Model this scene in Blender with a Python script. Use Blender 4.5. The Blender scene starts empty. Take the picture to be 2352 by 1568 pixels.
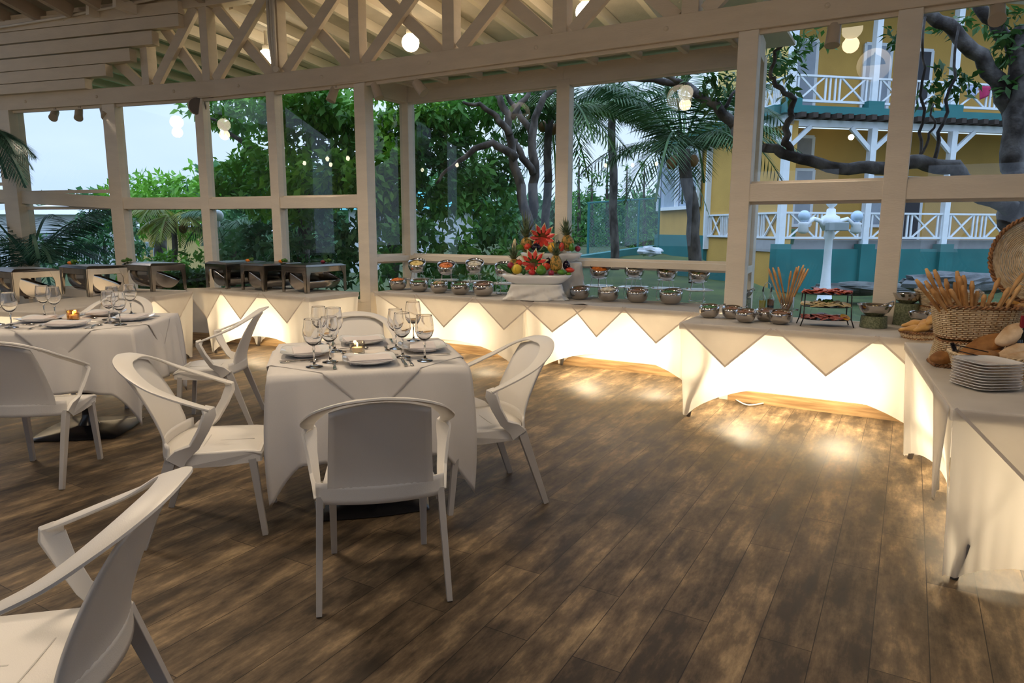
import bpy, math, random
import numpy as np
from mathutils import Vector, Matrix

# ------------------------------------------------------------------ camera, sky, lamps, exposure
SC = bpy.context.scene
COL = SC.collection
F, H = 1568.0, 1.47                      # focal length in pixels of the 2352 wide frame, eye height
PITCH, ROLL = math.radians(9.37), math.radians(0.25)
_f = Vector((0, math.cos(PITCH), -math.sin(PITCH)))
_r0 = Vector((1, 0, 0)); _u0 = _r0.cross(_f)
_r = math.cos(ROLL) * _r0 + math.sin(ROLL) * _u0
_u = -math.sin(ROLL) * _r0 + math.cos(ROLL) * _u0
EYE = Vector((0, 0, H))
cam = bpy.data.cameras.new('camera'); camo = bpy.data.objects.new('camera', cam); COL.objects.link(camo)
cam.sensor_width = 36; cam.lens = 36 * F / 2352; cam.clip_end = 400; cam.clip_start = .05
M3 = Matrix((_r, _u, -_f)).transposed()
camo.matrix_world = Matrix.Translation(EYE) @ M3.to_4x4()
SC.camera = camo

SC.view_settings.view_transform = 'Standard'; SC.view_settings.look = 'None'
SC.view_settings.gamma = 1; SC.view_settings.exposure = 0.35; SC.view_settings.use_curve_mapping = False
SC.cycles.use_denoising = True
SC.cycles.max_bounces = 14; SC.cycles.diffuse_bounces = 4; SC.cycles.glossy_bounces = 4
SC.cycles.transmission_bounces = 12; SC.cycles.transparent_max_bounces = 24
SC.cycles.caustics_reflective = False; SC.cycles.caustics_refractive = False
SC.cycles.sample_clamp_indirect = 4.0

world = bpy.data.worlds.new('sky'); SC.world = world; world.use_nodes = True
nt = world.node_tree; nt.nodes.clear()
wo = nt.nodes.new('ShaderNodeOutputWorld'); bg = nt.nodes.new('ShaderNodeBackground')
tc = nt.nodes.new('ShaderNodeTexCoord'); nz = nt.nodes.new('ShaderNodeTexNoise'); mp = nt.nodes.new('ShaderNodeMapping')
cr = nt.nodes.new('ShaderNodeValToRGB')
mp.inputs['Scale'].default_value = (1, 1, 3.5); nz.inputs['Scale'].default_value = 1.6; nz.inputs['Detail'].default_value = 4
cr.color_ramp.elements[0].color = (.47, .63, .93, 1); cr.color_ramp.elements[0].position = .3
cr.color_ramp.elements[1].color = (.66, .78, .96, 1); cr.color_ramp.elements[1].position = .68
nt.links.new(tc.outputs['Generated'], mp.inputs['Vector']); nt.links.new(mp.outputs[0], nz.inputs['Vector'])
nt.links.new(nz.outputs['Fac'], cr.inputs['Fac']); nt.links.new(cr.outputs[0], bg.inputs['Color'])
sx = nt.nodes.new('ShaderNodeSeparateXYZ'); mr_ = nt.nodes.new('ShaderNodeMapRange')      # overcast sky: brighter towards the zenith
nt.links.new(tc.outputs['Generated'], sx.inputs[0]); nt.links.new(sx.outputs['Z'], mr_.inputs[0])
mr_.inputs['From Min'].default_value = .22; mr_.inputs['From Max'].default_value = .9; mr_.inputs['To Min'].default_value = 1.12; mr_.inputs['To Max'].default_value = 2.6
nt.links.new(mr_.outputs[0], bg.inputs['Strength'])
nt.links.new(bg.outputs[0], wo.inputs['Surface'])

WARM = (1.0, .72, .42)
def lamp(name, kind, loc, power, color=WARM, size=.05, aim=None, cone=None, blend=.5):
    l = bpy.data.lights.new(name, kind); l.energy = power; l.color = color
    if kind == 'AREA': l.size = size
    else: l.shadow_soft_size = size
    if cone: l.spot_size = math.radians(cone); l.spot_blend = blend
    o = bpy.data.objects.new(name, l); COL.objects.link(o); o.location = loc
    if aim is not None:
        o.rotation_euler = (Vector(aim) - Vector(loc)).to_track_quat('-Z', 'Y').to_euler()
    return o

# ------------------------------------------------------------------ frames of reference
UX = Vector((math.cos(math.radians(30)), -.5, 0)); NX = Vector((.5, math.cos(math.radians(30)), 0))
WALLROT = math.radians(-30)
def P(u, n, z=0.0): return UX * u + NX * n + Vector((0, 0, z))
def ray(px, py): return _f + _r * ((px - 1176) / F) - _u * ((py - 784) / F)
def at(px, py, z=None, y=None):
    d = ray(px, py); t = (z - H) / d.z if z is not None else y / d.y
    return EYE + d * t
def on_seg(px, py, A, B):
    d = ray(px, py); e = Vector(B) - Vector(A); nn = Vector((-e.y, e.x, 0))
    t = (Vector(A) - EYE).dot(nn) / d.dot(nn); return EYE + d * t
rnd = random.Random(7)

# ------------------------------------------------------------------ mesh builder
class MB:
    def __init__(s): s.v = []; s.f = []; s.M = None
    def add(s, vs, fs):
        b = len(s.v)
        if s.M is not None: vs = [s.M @ Vector(v) for v in vs]
        s.v.extend([tuple(v) for v in vs]); s.f.extend([tuple(b + i for i in f) for f in fs]); return s
    def box(s, c, d, rz=0.0):
        ca, sa = math.cos(rz), math.sin(rz); vs = []
        for sx in (-.5, .5):
            for sy in (-.5, .5):
                for sz in (-.5, .5):
                    x, y = sx * d[0], sy * d[1]
                    vs.append((c[0] + x * ca - y * sa, c[1] + x * sa + y * ca, c[2] + sz * d[2]))
        return s.add(vs, [(0, 1, 3, 2), (4, 6, 7, 5), (0, 4, 5, 1), (2, 3, 7, 6), (0, 2, 6, 4), (1, 5, 7, 3)])
    def beam(s, p, q, w, h, w2=None, h2=None, up=(0, 0, 1)):
        p, q = Vector(p), Vector(q); d = (q - p).normalized(); up = Vector(up)
        if abs(d.dot(up)) > .98: up = Vector((0, 1, 0))
        r = d.cross(up).normalized(); u = r.cross(d); w2 = w if w2 is None else w2; h2 = h if h2 is None else h2
        vs = []
        for c, a, b in ((p, w, h), (q, w2, h2)):
            for i, j in ((-1, -1), (1, -1), (1, 1), (-1, 1)): vs.append(c + r * (a / 2 * i) + u * (b / 2 * j))
        return s.add(vs, [(0, 3, 2, 1), (4, 5, 6, 7), (0, 1, 5, 4), (1, 2, 6, 5), (2, 3, 7, 6), (3, 0, 4, 7)])
    def sweep(s, path, sec, ups=None, closed=False, cap=True):
        """sec(i) -> list of (a, b) offsets along side and up at point i"""
        n = len(path); path = [Vector(p) for p in path]; prev = None; k = None; vs = []
        for i, p in enumerate(path):
            a = path[(i - 1) % n] if (i > 0 or closed) else p; b = path[(i + 1) % n] if (i < n - 1 or closed) else p
            d = (b - a).normalized()
            up = Vector(ups[i]) if ups else (prev if prev is not None else (Vector((0, 0, 1)) if abs(d.z) < .9 else Vector((0, 1, 0))))
            r = d.cross(up)
            if r.length < 1e-5: r = d.cross(Vector((1, 0, .01)))
            r.normalize(); u = r.cross(d); prev = u
            q = sec(i); k = len(q)
            for x, y in q: vs.append(p + r * x + u * y)
        fs = []
        for i in range(n if closed else n - 1):
            j = (i + 1) % n
            for m in range(k):
                o = (m + 1) % k; fs.append((i * k + m, i * k + o, j * k + o, j * k + m))
        if cap and not closed:
            fs.append(tuple(range(k))[::-1]); fs.append(tuple((n - 1) * k + m for m in range(k)))
        return s.add(vs, fs)
    def tube(s, path, r, seg=8, closed=False):
        rr = r if isinstance(r, (list, tuple)) else [r] * len(path)
        return s.sweep(path, lambda i: [(rr[i] * math.cos(2 * math.pi * m / seg), rr[i] * math.sin(2 * math.pi * m / seg)) for m in range(seg)], closed=closed)
    def lathe(s, prof, c=(0, 0, 0), seg=24, sx=1, sy=1, fn=None):
        vs = []; n = len(prof)
        for i, (r, z) in enumerate(prof):
            for m in range(seg):
                a = 2 * math.pi * m / seg; x, y, zz = r * sx * math.cos(a), r * sy * math.sin(a), z
                if fn: x, y, zz = fn(x, y, zz, a, i)
                vs.append((c[0] + x, c[1] + y, c[2] + zz))
        fs = [(i * seg + m, i * seg + (m + 1) % seg, (i + 1) * seg + (m + 1) % seg, (i + 1) * seg + m) for i in range(n - 1) for m in range(seg)]
        if prof[0][0] > 1e-6: fs.append(tuple(range(seg))[::-1])
        if prof[-1][0] > 1e-6: fs.append(tuple((n - 1) * seg + m for m in range(seg)))
        return s.add(vs, fs)
    def ell(s, c, r, seg=16, rings=10, fn=None):
        prof = [(max(1e-7, math.sin(math.pi * i / rings)), -math.cos(math.pi * i / rings)) for i in range(rings + 1)]
        def g(x, y, z, a, i):
            v = Vector((x * r[0], y * r[1], z * r[2]))
            return fn(v) if fn else v
        return s.lathe(prof, c, seg, fn=g)
    def grid(s, fn, nu, nv, closed_u=False):
        vs = [fn(i / nu, j / nv) for j in range(nv + 1) for i in range(nu + 1)]
        w = nu + 1
        return s.add(vs, [(j * w + i, j * w + i + 1, (j + 1) * w + i + 1, (j + 1) * w + i) for j in range(nv) for i in range(nu)])
    def prism(s, poly, z0, z1):
        n = len(poly); vs = [(x, y, z0) for x, y in poly] + [(x, y, z1) for x, y in poly]
        return s.add(vs, [tuple(range(n))[::-1], tuple(range(n, 2 * n))] + [(i, (i + 1) % n, n + (i + 1) % n, n + i) for i in range(n)])
    def build(s, name, m, parent=None, smooth=False, loc=None, rot=None, solid=0, bevel=0, sub=0, auto=False):
        me = bpy.data.meshes.new(name); me.from_pydata([tuple(map(float, v)) for v in s.v], [], s.f); me.update()
        o = bpy.data.objects.new(name, me); COL.objects.link(o)
        if m is not None: me.materials.append(m)
        if smooth or auto:
            me.polygons.foreach_set('use_smooth', [True] * len(me.polygons))
            if auto:
                try: me.set_sharp_from_angle(angle=math.radians(38))
                except Exception: pass
        if parent is not None: o.parent = parent
        if loc is not None: o.location = loc
        if rot is not None: o.rotation_euler = rot
        if sub: md = o.modifiers.new('s', 'SUBSURF'); md.levels = sub; md.render_levels = sub
        if solid: md = o.modifiers.new('t', 'SOLIDIFY'); md.thickness = solid; md.offset = 0
        if bevel: md = o.modifiers.new('b', 'BEVEL'); md.width = bevel; md.segments = 2; md.limit_method = 'ANGLE'
        return o

def tag(o, label, cat, group=None, kind=None):
    o['label'] = label; o['category'] = cat
    if group: o['group'] = group
    if kind: o['kind'] = kind
    return o
def thing(name, label, cat, loc=(0, 0, 0), rz=0.0, group=None, scale=None):
    o = bpy.data.objects.new(name, None); COL.objects.link(o); o.empty_display_size = .1
    o.location = loc; o.rotation_euler = (0, 0, rz)
    if scale: o.scale = (scale,) * 3
    return tag(o, label, cat, group)
def copy_tree(o, parent=None):
    c = o.copy(); COL.objects.link(c); c.parent = parent
    for ch in o.children: copy_tree(ch, c)
    return c
def dup(root, loc, rz, label, group=None, scale=None, name=None):
    c = copy_tree(root); c.location = loc; c.rotation_euler = (root.rotation_euler[0], root.rotation_euler[1], rz); c['label'] = label
    if group: c['group'] = group
    if scale: c.scale = (scale,) * 3
    return c
def struct(o): o['kind'] = 'structure'; return o

# ------------------------------------------------------------------ materials
def mat(name, col, rough=.5, metal=0.0, var=.06, scale=6.0, bump=0.0, bscale=None, coat=0.0, spec=None, stretch=None, trans=0.0):
    m = bpy.data.materials.new(name); m.use_nodes = True; t = m.node_tree; b = t.nodes['Principled BSDF']
    b.inputs['Roughness'].default_value = rough; b.inputs['Metallic'].default_value = metal
    if coat: b.inputs['Coat Weight'].default_value = coat; b.inputs['Coat Roughness'].default_value = .1
    if spec is not None: b.inputs['Specular IOR Level'].default_value = spec
    tcn = t.nodes.new('ShaderNodeTexCoord'); mpn = t.nodes.new('ShaderNodeMapping'); n = t.nodes.new('ShaderNodeTexNoise')
    if stretch: mpn.inputs['Scale'].default_value = stretch
    n.inputs['Scale'].default_value = scale; n.inputs['Detail'].default_value = 5
    t.links.new(tcn.outputs['Object'], mpn.inputs[0]); t.links.new(mpn.outputs[0], n.inputs['Vector'])
    r = t.nodes.new('ShaderNodeValToRGB')
    r.color_ramp.elements[0].position = .3; r.color_ramp.elements[1].position = .7
    r.color_ramp.elements[0].color = [max(0, c * (1 - var)) for c in col] + [1]
    r.color_ramp.elements[1].color = [min(1, c * (1 + var)) for c in col] + [1]
    t.links.new(n.outputs['Fac'], r.inputs['Fac']); t.links.new(r.outputs[0], b.inputs['Base Color'])
    if bump:
        n2 = t.nodes.new('ShaderNodeTexNoise'); n2.inputs['Scale'].default_value = bscale or scale * 8; n2.inputs['Detail'].default_value = 4
        t.links.new(mpn.outputs[0], n2.inputs['Vector'])
        bp = t.nodes.new('ShaderNodeBump'); bp.inputs['Strength'].default_value = bump; bp.inputs['Distance'].default_value = .01
        t.links.new(n2.outputs['Fac'], bp.inputs['Height']); t.links.new(bp.outputs[0], b.inputs['Normal'])
    if trans:
        out = [x for x in t.nodes if x.type == 'OUTPUT_MATERIAL'][0]
        tr = t.nodes.new('ShaderNodeBsdfTranslucent'); mx = t.nodes.new('ShaderNodeMixShader'); mx.inputs[0].default_value = trans
        t.links.new(r.outputs[0], tr.inputs['Color']); t.links.new(b.outputs[0], mx.inputs[1]); t.links.new(tr.outputs[0], mx.inputs[2])
        t.links.new(mx.outputs[0], out.inputs['Surface'])
    return m
def two_tone(name, c1, c2, scale=5, rough=.6, lo=.4, hi=.6, bump=0.0, bscale=40, trans=0.0, kind='noise', stretch=None, metal=0):
    m = mat(name, c1, rough, metal, 0, scale, bump, bscale, trans=trans, stretch=stretch); r = [x for x in m.node_tree.nodes if x.type == 'VALTORGB'][0]
    r.color_ramp.elements[0].position = lo; r.color_ramp.elements[1].position = hi
    r.color_ramp.elements[0].color = (*c1, 1); r.color_ramp.elements[1].color = (*c2, 1)
    return m
def emit(name, col, s):
    m = bpy.data.materials.new(name); m.use_nodes = True; b = m.node_tree.nodes['Principled BSDF']
    b.inputs['Base Color'].default_value = (*col, 1); b.inputs['Emission Color'].default_value = (*col, 1); b.inputs['Emission Strength'].default_value = s
    return m
def thin_glass(name, tint=(.93, .97, .96), f0=.06, rough=0.0, edge=0.0):
    m = bpy.data.materials.new(name); m.use_nodes = True; t = m.node_tree; t.nodes.clear(); N = t.nodes.new; L = t.links.new
    out = N('ShaderNodeOutputMaterial'); mx = N('ShaderNodeMixShader'); lw = N('ShaderNodeLayerWeight'); lw.inputs['Blend'].default_value = .5
    pw = N('ShaderNodeMath'); pw.operation = 'POWER'; pw.inputs[1].default_value = 4.0; L(lw.outputs['Facing'], pw.inputs[0])
    ma = N('ShaderNodeMath'); ma.operation = 'MULTIPLY_ADD'; ma.inputs[1].default_value = .9 - f0; ma.inputs[2].default_value = f0; L(pw.outputs[0], ma.inputs[0])
    tr = N('ShaderNodeBsdfTransparent'); gl = N('ShaderNodeBsdfGlossy'); tr.inputs['Color'].default_value = (*tint, 1); gl.inputs['Roughness'].default_value = rough
    if edge:
        r = N('ShaderNodeValToRGB'); r.color_ramp.elements[0].color = (*tint, 1); r.color_ramp.elements[1].color = (*[c * (1 - edge) for c in tint], 1)
        r.color_ramp.elements[0].position = .45; r.color_ramp.elements[1].position = 1
        L(lw.outputs['Facing'], r.inputs[0]); L(r.outputs[0], tr.inputs['Color'])
    L(ma.outputs[0], mx.inputs[0]); L(tr.outputs[0], mx.inputs[1]); L(gl.outputs[0], mx.inputs[2]); L(mx.outputs[0], out.inputs['Surface']); return m

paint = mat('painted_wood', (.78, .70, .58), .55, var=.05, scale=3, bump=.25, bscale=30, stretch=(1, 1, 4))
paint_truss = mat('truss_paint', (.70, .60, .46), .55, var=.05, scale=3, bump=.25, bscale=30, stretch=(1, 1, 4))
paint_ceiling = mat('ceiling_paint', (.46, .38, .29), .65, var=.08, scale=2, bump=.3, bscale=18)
white_wall = mat('white_wall', (.78, .74, .68), .6)
pane_glass = thin_glass('pane_glass', (.86, .91, .92), .045)
def plank_mat():
    m = bpy.data.materials.new('floor_planks'); m.use_nodes = True; t = m.node_tree; b = t.nodes['Principled BSDF']; L = t.links.new
    tcn = t.nodes.new('ShaderNodeTexCoord'); mp = t.nodes.new('ShaderNodeMapping'); mp.inputs['Rotation'].default_value = (0, 0, math.radians(-60))
    L(tcn.outputs['Object'], mp.inputs[0])
    br = t.nodes.new('ShaderNodeTexBrick'); br.offset = .37; br.inputs['Scale'].default_value = 1
    br.inputs['Brick Width'].default_value = 1.22; br.inputs['Row Height'].default_value = .18; br.inputs['Mortar Size'].default_value = .0018
    br.inputs['Color1'].default_value = (.30, .30, .30, 1); br.inputs['Color2'].default_value = (.62, .62, .62, 1); br.inputs['Mortar'].default_value = (.1, .1, .1, 1); br.inputs['Bias'].default_value = 0
    L(mp.outputs[0], br.inputs['Vector'])
    mp2 = t.nodes.new('ShaderNodeMapping'); mp2.inputs['Scale'].default_value = (1.6, 9, 1); L(mp.outputs[0], mp2.inputs[0])
    n1 = t.nodes.new('ShaderNodeTexNoise'); n1.inputs['Scale'].default_value = 1.5; n1.inputs['Detail'].default_value = 9; n1.inputs['Roughness'].default_value = .68; L(mp2.outputs[0], n1.inputs['Vector'])
    mp3 = t.nodes.new('ShaderNodeMapping'); mp3.inputs['Scale'].default_value = (1, 2.2, 1); L(mp.outputs[0], mp3.inputs[0])
    n2 = t.nodes.new('ShaderNodeTexNoise'); n2.inputs['Scale'].default_value = 2.6; n2.inputs['Detail'].default_value = 7; n2.inputs['Roughness'].default_value = .7; L(mp3.outputs[0], n2.inputs['Vector'])
    a = t.nodes.new('ShaderNodeMath'); a.operation = 'MULTIPLY_ADD'; a.inputs[1].default_value = .30; L(br.outputs['Color'], a.inputs[0])
    a2 = t.nodes.new('ShaderNodeMath'); a2.operation = 'MULTIPLY_ADD'; a2.inputs[1].default_value = .55; L(n1.outputs['Fac'], a2.inputs[0])
    a3 = t.nodes.new('ShaderNodeMath'); a3.operation = 'MULTIPLY'; a3.inputs[1].default_value = .75; L(n2.outputs['Fac'], a3.inputs[0])
    L(a3.outputs[0], a2.inputs[2]); L(a2.outputs[0], a.inputs[2])
    r = t.nodes.new('ShaderNodeValToRGB'); e = r.color_ramp.elements
    e[0].position = .54; e[0].color = (.017, .012, .0085, 1); e[1].position = 1.0; e[1].color = (.40, .29, .165, 1)
    x = e.new(.70); x.color = (.046, .032, .0195, 1); x = e.new(.84); x.color = (.15, .105, .062, 1)
    L(a.outputs[0], r.inputs['Fac'])
    mx = t.nodes.new('ShaderNodeMixRGB'); mx.blend_type = 'MULTIPLY'; L(br.outputs['Fac'], mx.inputs[0]); mx.inputs[2].default_value = (.35, .3, .25, 1)
    L(r.outputs[0], mx.inputs[1]); L(mx.outputs[0], b.inputs['Base Color'])
    mr = t.nodes.new('ShaderNodeMapRange'); mr.inputs['To Min'].default_value = .42; mr.inputs['To Max'].default_value = .66; L(n1.outputs['Fac'], mr.inputs[0]); L(mr.outputs[0], b.inputs['Roughness'])
    bp = t.nodes.new('ShaderNodeBump'); bp.inputs['Strength'].default_value = .25; bp.inputs['Distance'].default_value = .004; L(n1.outputs['Fac'], bp.inputs['Height']); L(bp.outputs[0], b.inputs['Normal'])
    b.inputs['Specular IOR Level'].default_value = .35
    return m
# ------------------------------------------------------------------ the room shell
T2 = P(-5.37, 6.05); T1 = Vector((-3.70, 8.85, 0)); T0 = Vector((-7.0, 9.89, 0)); Tm = T1 + (T0 - T1) * 1.9; TR = P(3.6, 6.05)
MAINLINE = [TR, T2, T1, Tm]
fl = MB(); room = [P(3.6, -6), P(3.6, 6.05), P(-1.26, 6.05), P(-1.26, 6.80), P(-5.42, 6.80), P(-5.42, 6.05)] + [T1, Tm, P(-13.4, -6)]
fl.add([(p.x, p.y, 0) for p in room] + [(p.x, p.y, -.25) for p in room], [tuple(range(9))[::-1], tuple(range(9, 18))] + [(i, (i + 1) % 9, 9 + (i + 1) % 9, 9 + i) for i in range(9)])
fo = struct(fl.build('floor', plank_mat()))

trim_n = [0]
def trim(mb, m=None, **k):
    trim_n[0] += 1; return struct(mb.build('trim_%d' % trim_n[0], m or paint, **k))
def post(p, z0, z1, w=.15, d=.14, rot=WALLROT, m=None):
    return trim(MB().box((p.x, p.y, (z0 + z1) / 2), (w, d, z1 - z0), rot), m, bevel=.006)
def rail(a, b, z0, z1, d=.10, m=None, z0b=None, z1b=None):
    a, b = Vector(a), Vector(b); e = (b - a); e.z = 0; nn = Vector((-e.y, e.x, 0)).normalized() * d / 2
    z0b = z0 if z0b is None else z0b; z1b = z1 if z1b is None else z1b; vs = []
    for p, l, h in ((a, z0, z1), (b, z0b, z1b)):
        for s_, z in ((-1, l), (1, l), (1, h), (-1, h)): q = p + nn * s_; vs.append((q.x, q.y, z))
    return trim(MB().add(vs, [(0, 3, 2, 1), (4, 5, 6, 7), (0, 1, 5, 4), (1, 2, 6, 5), (2, 3, 7, 6), (3, 0, 4, 7)]), m, bevel=.004)
win_n = [0]
def pane(a, b, z0, z1, off=.0, z1b=None):
    a, b = Vector(a), Vector(b); e = (b - a); e.z = 0; nn = Vector((-e.y, e.x, 0)).normalized()
    if nn.dot(Vector((a.x, a.y, 0))) < 0: nn = -nn
    win_n[0] += 1; z1b = z1 if z1b is None else z1b
    a = a + nn * off; b = b + nn * off
    o = MB().add([(a.x, a.y, z0), (b.x, b.y, z0), (b.x, b.y, z1b), (a.x, a.y, z1)], [(0, 1, 2, 3)]).build('window_%d' % win_n[0], pane_glass)
    struct(o)
    fr = MB(); t = .022
    A, B = a + e.normalized() * t, b - e.normalized() * t
    for p, q in (((a.x, a.y, z0), (a.x, a.y, z1)), ((b.x, b.y, z0), (b.x, b.y, z1b))): fr.beam(p, q, t * 2, t * 1.6, up=nn)
    for p, q in (((a.x, a.y, z0), (b.x, b.y, z0)), ((a.x, a.y, z1), (b.x, b.y, z1b))): fr.beam(p, q, t * 1.6, t * 2)
    fr.build('window_frame', paint, o); return o

ZT, ZC = 3.05, 3.25                     # underside and top of the truss bottom chord
P3, P4, P5, P6 = P(-5.42, 6.05), P(-1.27, 6.05), P(-.14, 6.05), P(1.15, 6.05)
P2_ = on_seg(641, 457, T2, T1); PC = on_seg(478, 459, T2, T1) if False else on_seg(478, 459, T1, T0)
P1_ = on_seg(276, 452, T1, T0); P0_ = on_seg(40, 437, T1, T0); PM = T1 + (T0 - T1) * 1.75
rot_l = math.atan2((T0 - T1).y, (T0 - T1).x)
for p in (P3, P4, P5, P6): post(p, 0, ZT, .16, .14)
post(P2_, 0, ZT, .13, .14, math.atan2((T2 - T1).y, (T2 - T1).x)); post(PC, 0, ZT, .13, .13, rot_l)
post(P1_, 0, ZT, .21, .14, rot_l); post(P0_, 0, ZT, .27, .22, rot_l); post(PM, 0, ZT, .2, .14, rot_l)
# mid rails and panes left of the bay
def zr(px, py, p): return H + (ray(px, py).z / ray(px, py).y) * p.y
seq = [(P3, 1.70, 1.83), (P2_, 1.70, 1.83), (PC, 1.70, 1.83), (P1_, zr(276, 480, P1_), zr(276, 453, P1_)), (P0_, zr(50, 467, P0_), zr(50, 437, P0_)), (PM, 1.9, 2.1)]
for (a, l0, h0), (b, l1, h1) in zip(seq, seq[1:]):
    rail(a, b, l0, h0, .11, z0b=l1, z1b=h1); rail(a, b, .50, .62, .14)
    pane(a, b, h0, ZT, .02, ZT) if abs(h0 - h1) < .01 else pane(a, b, max(h0, h1) - .03, ZT, .02)
    pane(a, b, .62, min(l0, l1) + .02, .02)
    w = MB(); e = b - a
    w.box(((a.x + b.x) / 2, (a.y + b.y) / 2, .25), (math.hypot(e.x, e.y), .10, .50), math.atan2(e.y, e.x)); struct(w.build('wall_left', white_wall))
# wall right of the bay
for a, b in ((P4, P5), (P5, P6), (P6, P(3.6, 6.05))):
    rail(a, b, 1.70, 1.845, .12); rail(a, b, .66, .73, .16); pane(a, b, 1.845, ZT, .02); pane(a, b, .73, 1.70, .02)
    c = (a + b) / 2; struct(MB().box((c.x, c.y, .33), ((b - a).length, .10, .66), WALLROT).build('wall_right', white_wall))
# projecting bay
B0, B1, BM = P(-5.36, 6.74), P(-1.33, 6.74), P(-3.26, 6.74)
post(B0, 0, 3.0, .13, .13); post(B1, 0, 3.0, .13, .13); post(BM, 0, 3.0, .15, .12)
for a, b in ((B0, BM), (BM, B1), (P3, B0), (P4, B1)):
    rail(a, b, 1.08, 1.145, .12); pane(a, b, 1.145, 2.95, .02); pane(a, b, .66, 1.08, .02); rail(a, b, .60, .67, .12)
    e = b - a; c = (a + b) / 2
    struct(MB().box((c.x, c.y, .30), (e.length, .09, .60), math.atan2(e.y, e.x)).build('wall_back', white_wall))
    rail(a, b, 2.94, 3.13, .11)
bayc = MB(); bayc.box(P(-3.34, 6.62, 3.19), (4.5, 1.1, .03), WALLROT); trim(bayc, paint)
for k in range(9):
    rail(P(-5.2 + k * .46, 6.1), P(-5.2 + k * .46, 6.70), 3.10, 3.175, .05)
# baseboards
bbm = two_tone('baseboard_wood', (.22, .13, .06), (.42, .28, .14), 3, .45, .35, .65, stretch=(1, 1, 14))
for a, b in ((P4, P(3.5, 6.05)), (B0, B1), (P3, T2), (T2, T1), (T1, Tm)):
    e = (b - a).normalized(); nn = Vector((e.y, -e.x, 0)); nn = nn if nn.dot(NX) < 0 else -nn
    a2, b2 = a + nn * .065, b + nn * .065; c = (a2 + b2) / 2
    struct(MB().box((c.x, c.y, .05), ((b2 - a2).length, .02, .10), math.atan2(e.y, e.x)).build('baseboard_back', bbm))
# the walls behind the camera
bk = MB()
for u0, u1 in ((-13.4, -11), (-9, -7.4), (-5.4, -3.6), (-1.6, .2), (2.2, 3.6)): bk.box(P((u0 + u1) / 2, -6, 2.2), (u1 - u0, .14, 4.4), WALLROT)
bk.box(P(-4.9, -6, .5), (17, .12, 1.0), WALLROT); bk.box(P(-4.9, -6, 3.7), (17, .12, 1.6), WALLROT)
struct(bk.build('wall_front', white_wall))
struct(MB().box(P(3.62, .1, 2.2), (.12, 12, 4.4), WALLROT).build('wall_side', white_wall))
struct(MB().box(P(-14.2, -.9, 2.2), (.12, 10.2, 4.4), WALLROT).build('wall_end', white_wall))

# ------------------------------------------------------------------ ceilings
cm = MB()
def slab(pts, t=.05):
    n = len(pts); cm.add([tuple(p) for p in pts] + [(p[0], p[1], p[2] + t) for p in pts], [tuple(range(n)), tuple(range(n, 2 * n))[::-1]] + [(i, n + i, n + (i + 1) % n, (i + 1) % n) for i in range(n)])
ZR = 4.22
slab([P(3.8, 6.15, ZR), P(3.8, 0, ZR + 1.72), P(-13.6, 0, ZR + 1.72), P(-13.6, 5.2, ZR + .1), P(-8.1, 5.95, ZR), P(-5.4, 6.15, ZR)])
slab([P(3.8, 0, ZR + 1.72), P(3.8, -6.1, ZR), P(-13.6, -6.1, ZR), P(-13.6, 0, ZR + 1.72)])
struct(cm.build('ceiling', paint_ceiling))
cm = MB(); slab([P(3.8, 6.1, ZR), P(-5.4, 6.1, ZR), P(-8.1, 5.9, ZR), P(-13.6, 4.6, ZR), P(-13.6, 8.4, ZR - .26), P(3.8, 8.6, ZR - .28)])
struct(cm.build('ceiling', mat('eave_boards', (.66, .60, .52), .6, var=.06, bump=.3)))
for k in range(30):
    u = -13.2 + k * .58
    trim(MB().beam(P(u, 5.95 if u > -8 else 5.2, ZR - .07), P(u, 8.45, ZR - .34), .07, .13))
for k in range(13):
    u = -12.6 + k * .62 if k < 13 else 0
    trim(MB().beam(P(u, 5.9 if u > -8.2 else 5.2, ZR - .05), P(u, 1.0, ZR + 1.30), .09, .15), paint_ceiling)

# ------------------------------------------------------------------ the cross braced roof truss
truss = thing('roof_truss', 'long cream painted timber truss of crossed braces spanning above the windows', 'roof truss', (0, 0, 0))
def chord_path(z): return [(p.x, p.y, z) for p in MAINLINE]
for a, b in zip(MAINLINE, MAINLINE[1:]):
    for nm, z0, z1 in (('bottom_chord', ZT, ZC), ('top_chord', 4.10, 4.26)):
        e = (b - a).normalized(); a2 = a - e * .04; b2 = b + e * .06
        MB().beam((a2.x, a2.y, (z0 + z1) / 2), (b2.x, b2.y, (z0 + z1) / 2), .16, z1 - z0).build(nm, paint_truss, truss, bevel=.006)
        if nm == 'bottom_chord':
            nn = Vector((e.y, -e.x, 0)); nn = nn if nn.dot(NX) < 0 else -nn
            MB().beam((a.x + nn.x * .03, a.y + nn.y * .03, ZT - .018), (b.x + nn.x * .03, b.y + nn.y * .03, ZT - .018), .03, .035).build('moulding', paint_truss, truss)
            L_ = (b - a).length; k = .55
            while k < L_:
                q = a + e * k + nn * .08
                MB().lathe([(0.0001, -.01), (.022, -.01), (.022, .004), (.011, .012), (.0001, .014)], seg=8).build('bolt', paint_truss, truss, loc=(q.x, q.y, ZT + .10), rot=(math.pi / 2, 0, math.atan2(nn.y, nn.x) + math.pi / 2)); k += 1.25
            # splice plate
            q = a + e * .12 + nn * .0825
            MB().box((q.x, q.y, (ZT + ZC) / 2), (.5, .014, .17), math.atan2(e.y, e.x)).build('splice_plate', paint_truss, truss, bevel=.004)
verts_px = [(342, 150), (480, 120), (639, 90), (822, 80), (1037, 60), (1292, 40), (1590, 10)]
vp = []
for px, py in verts_px:
    vp.append(on_seg(px, py, T2, TR) if px > 835 else (on_seg(px, py, T2, T1) if px > 480 else on_seg(px, py, T1, T0)))
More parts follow.
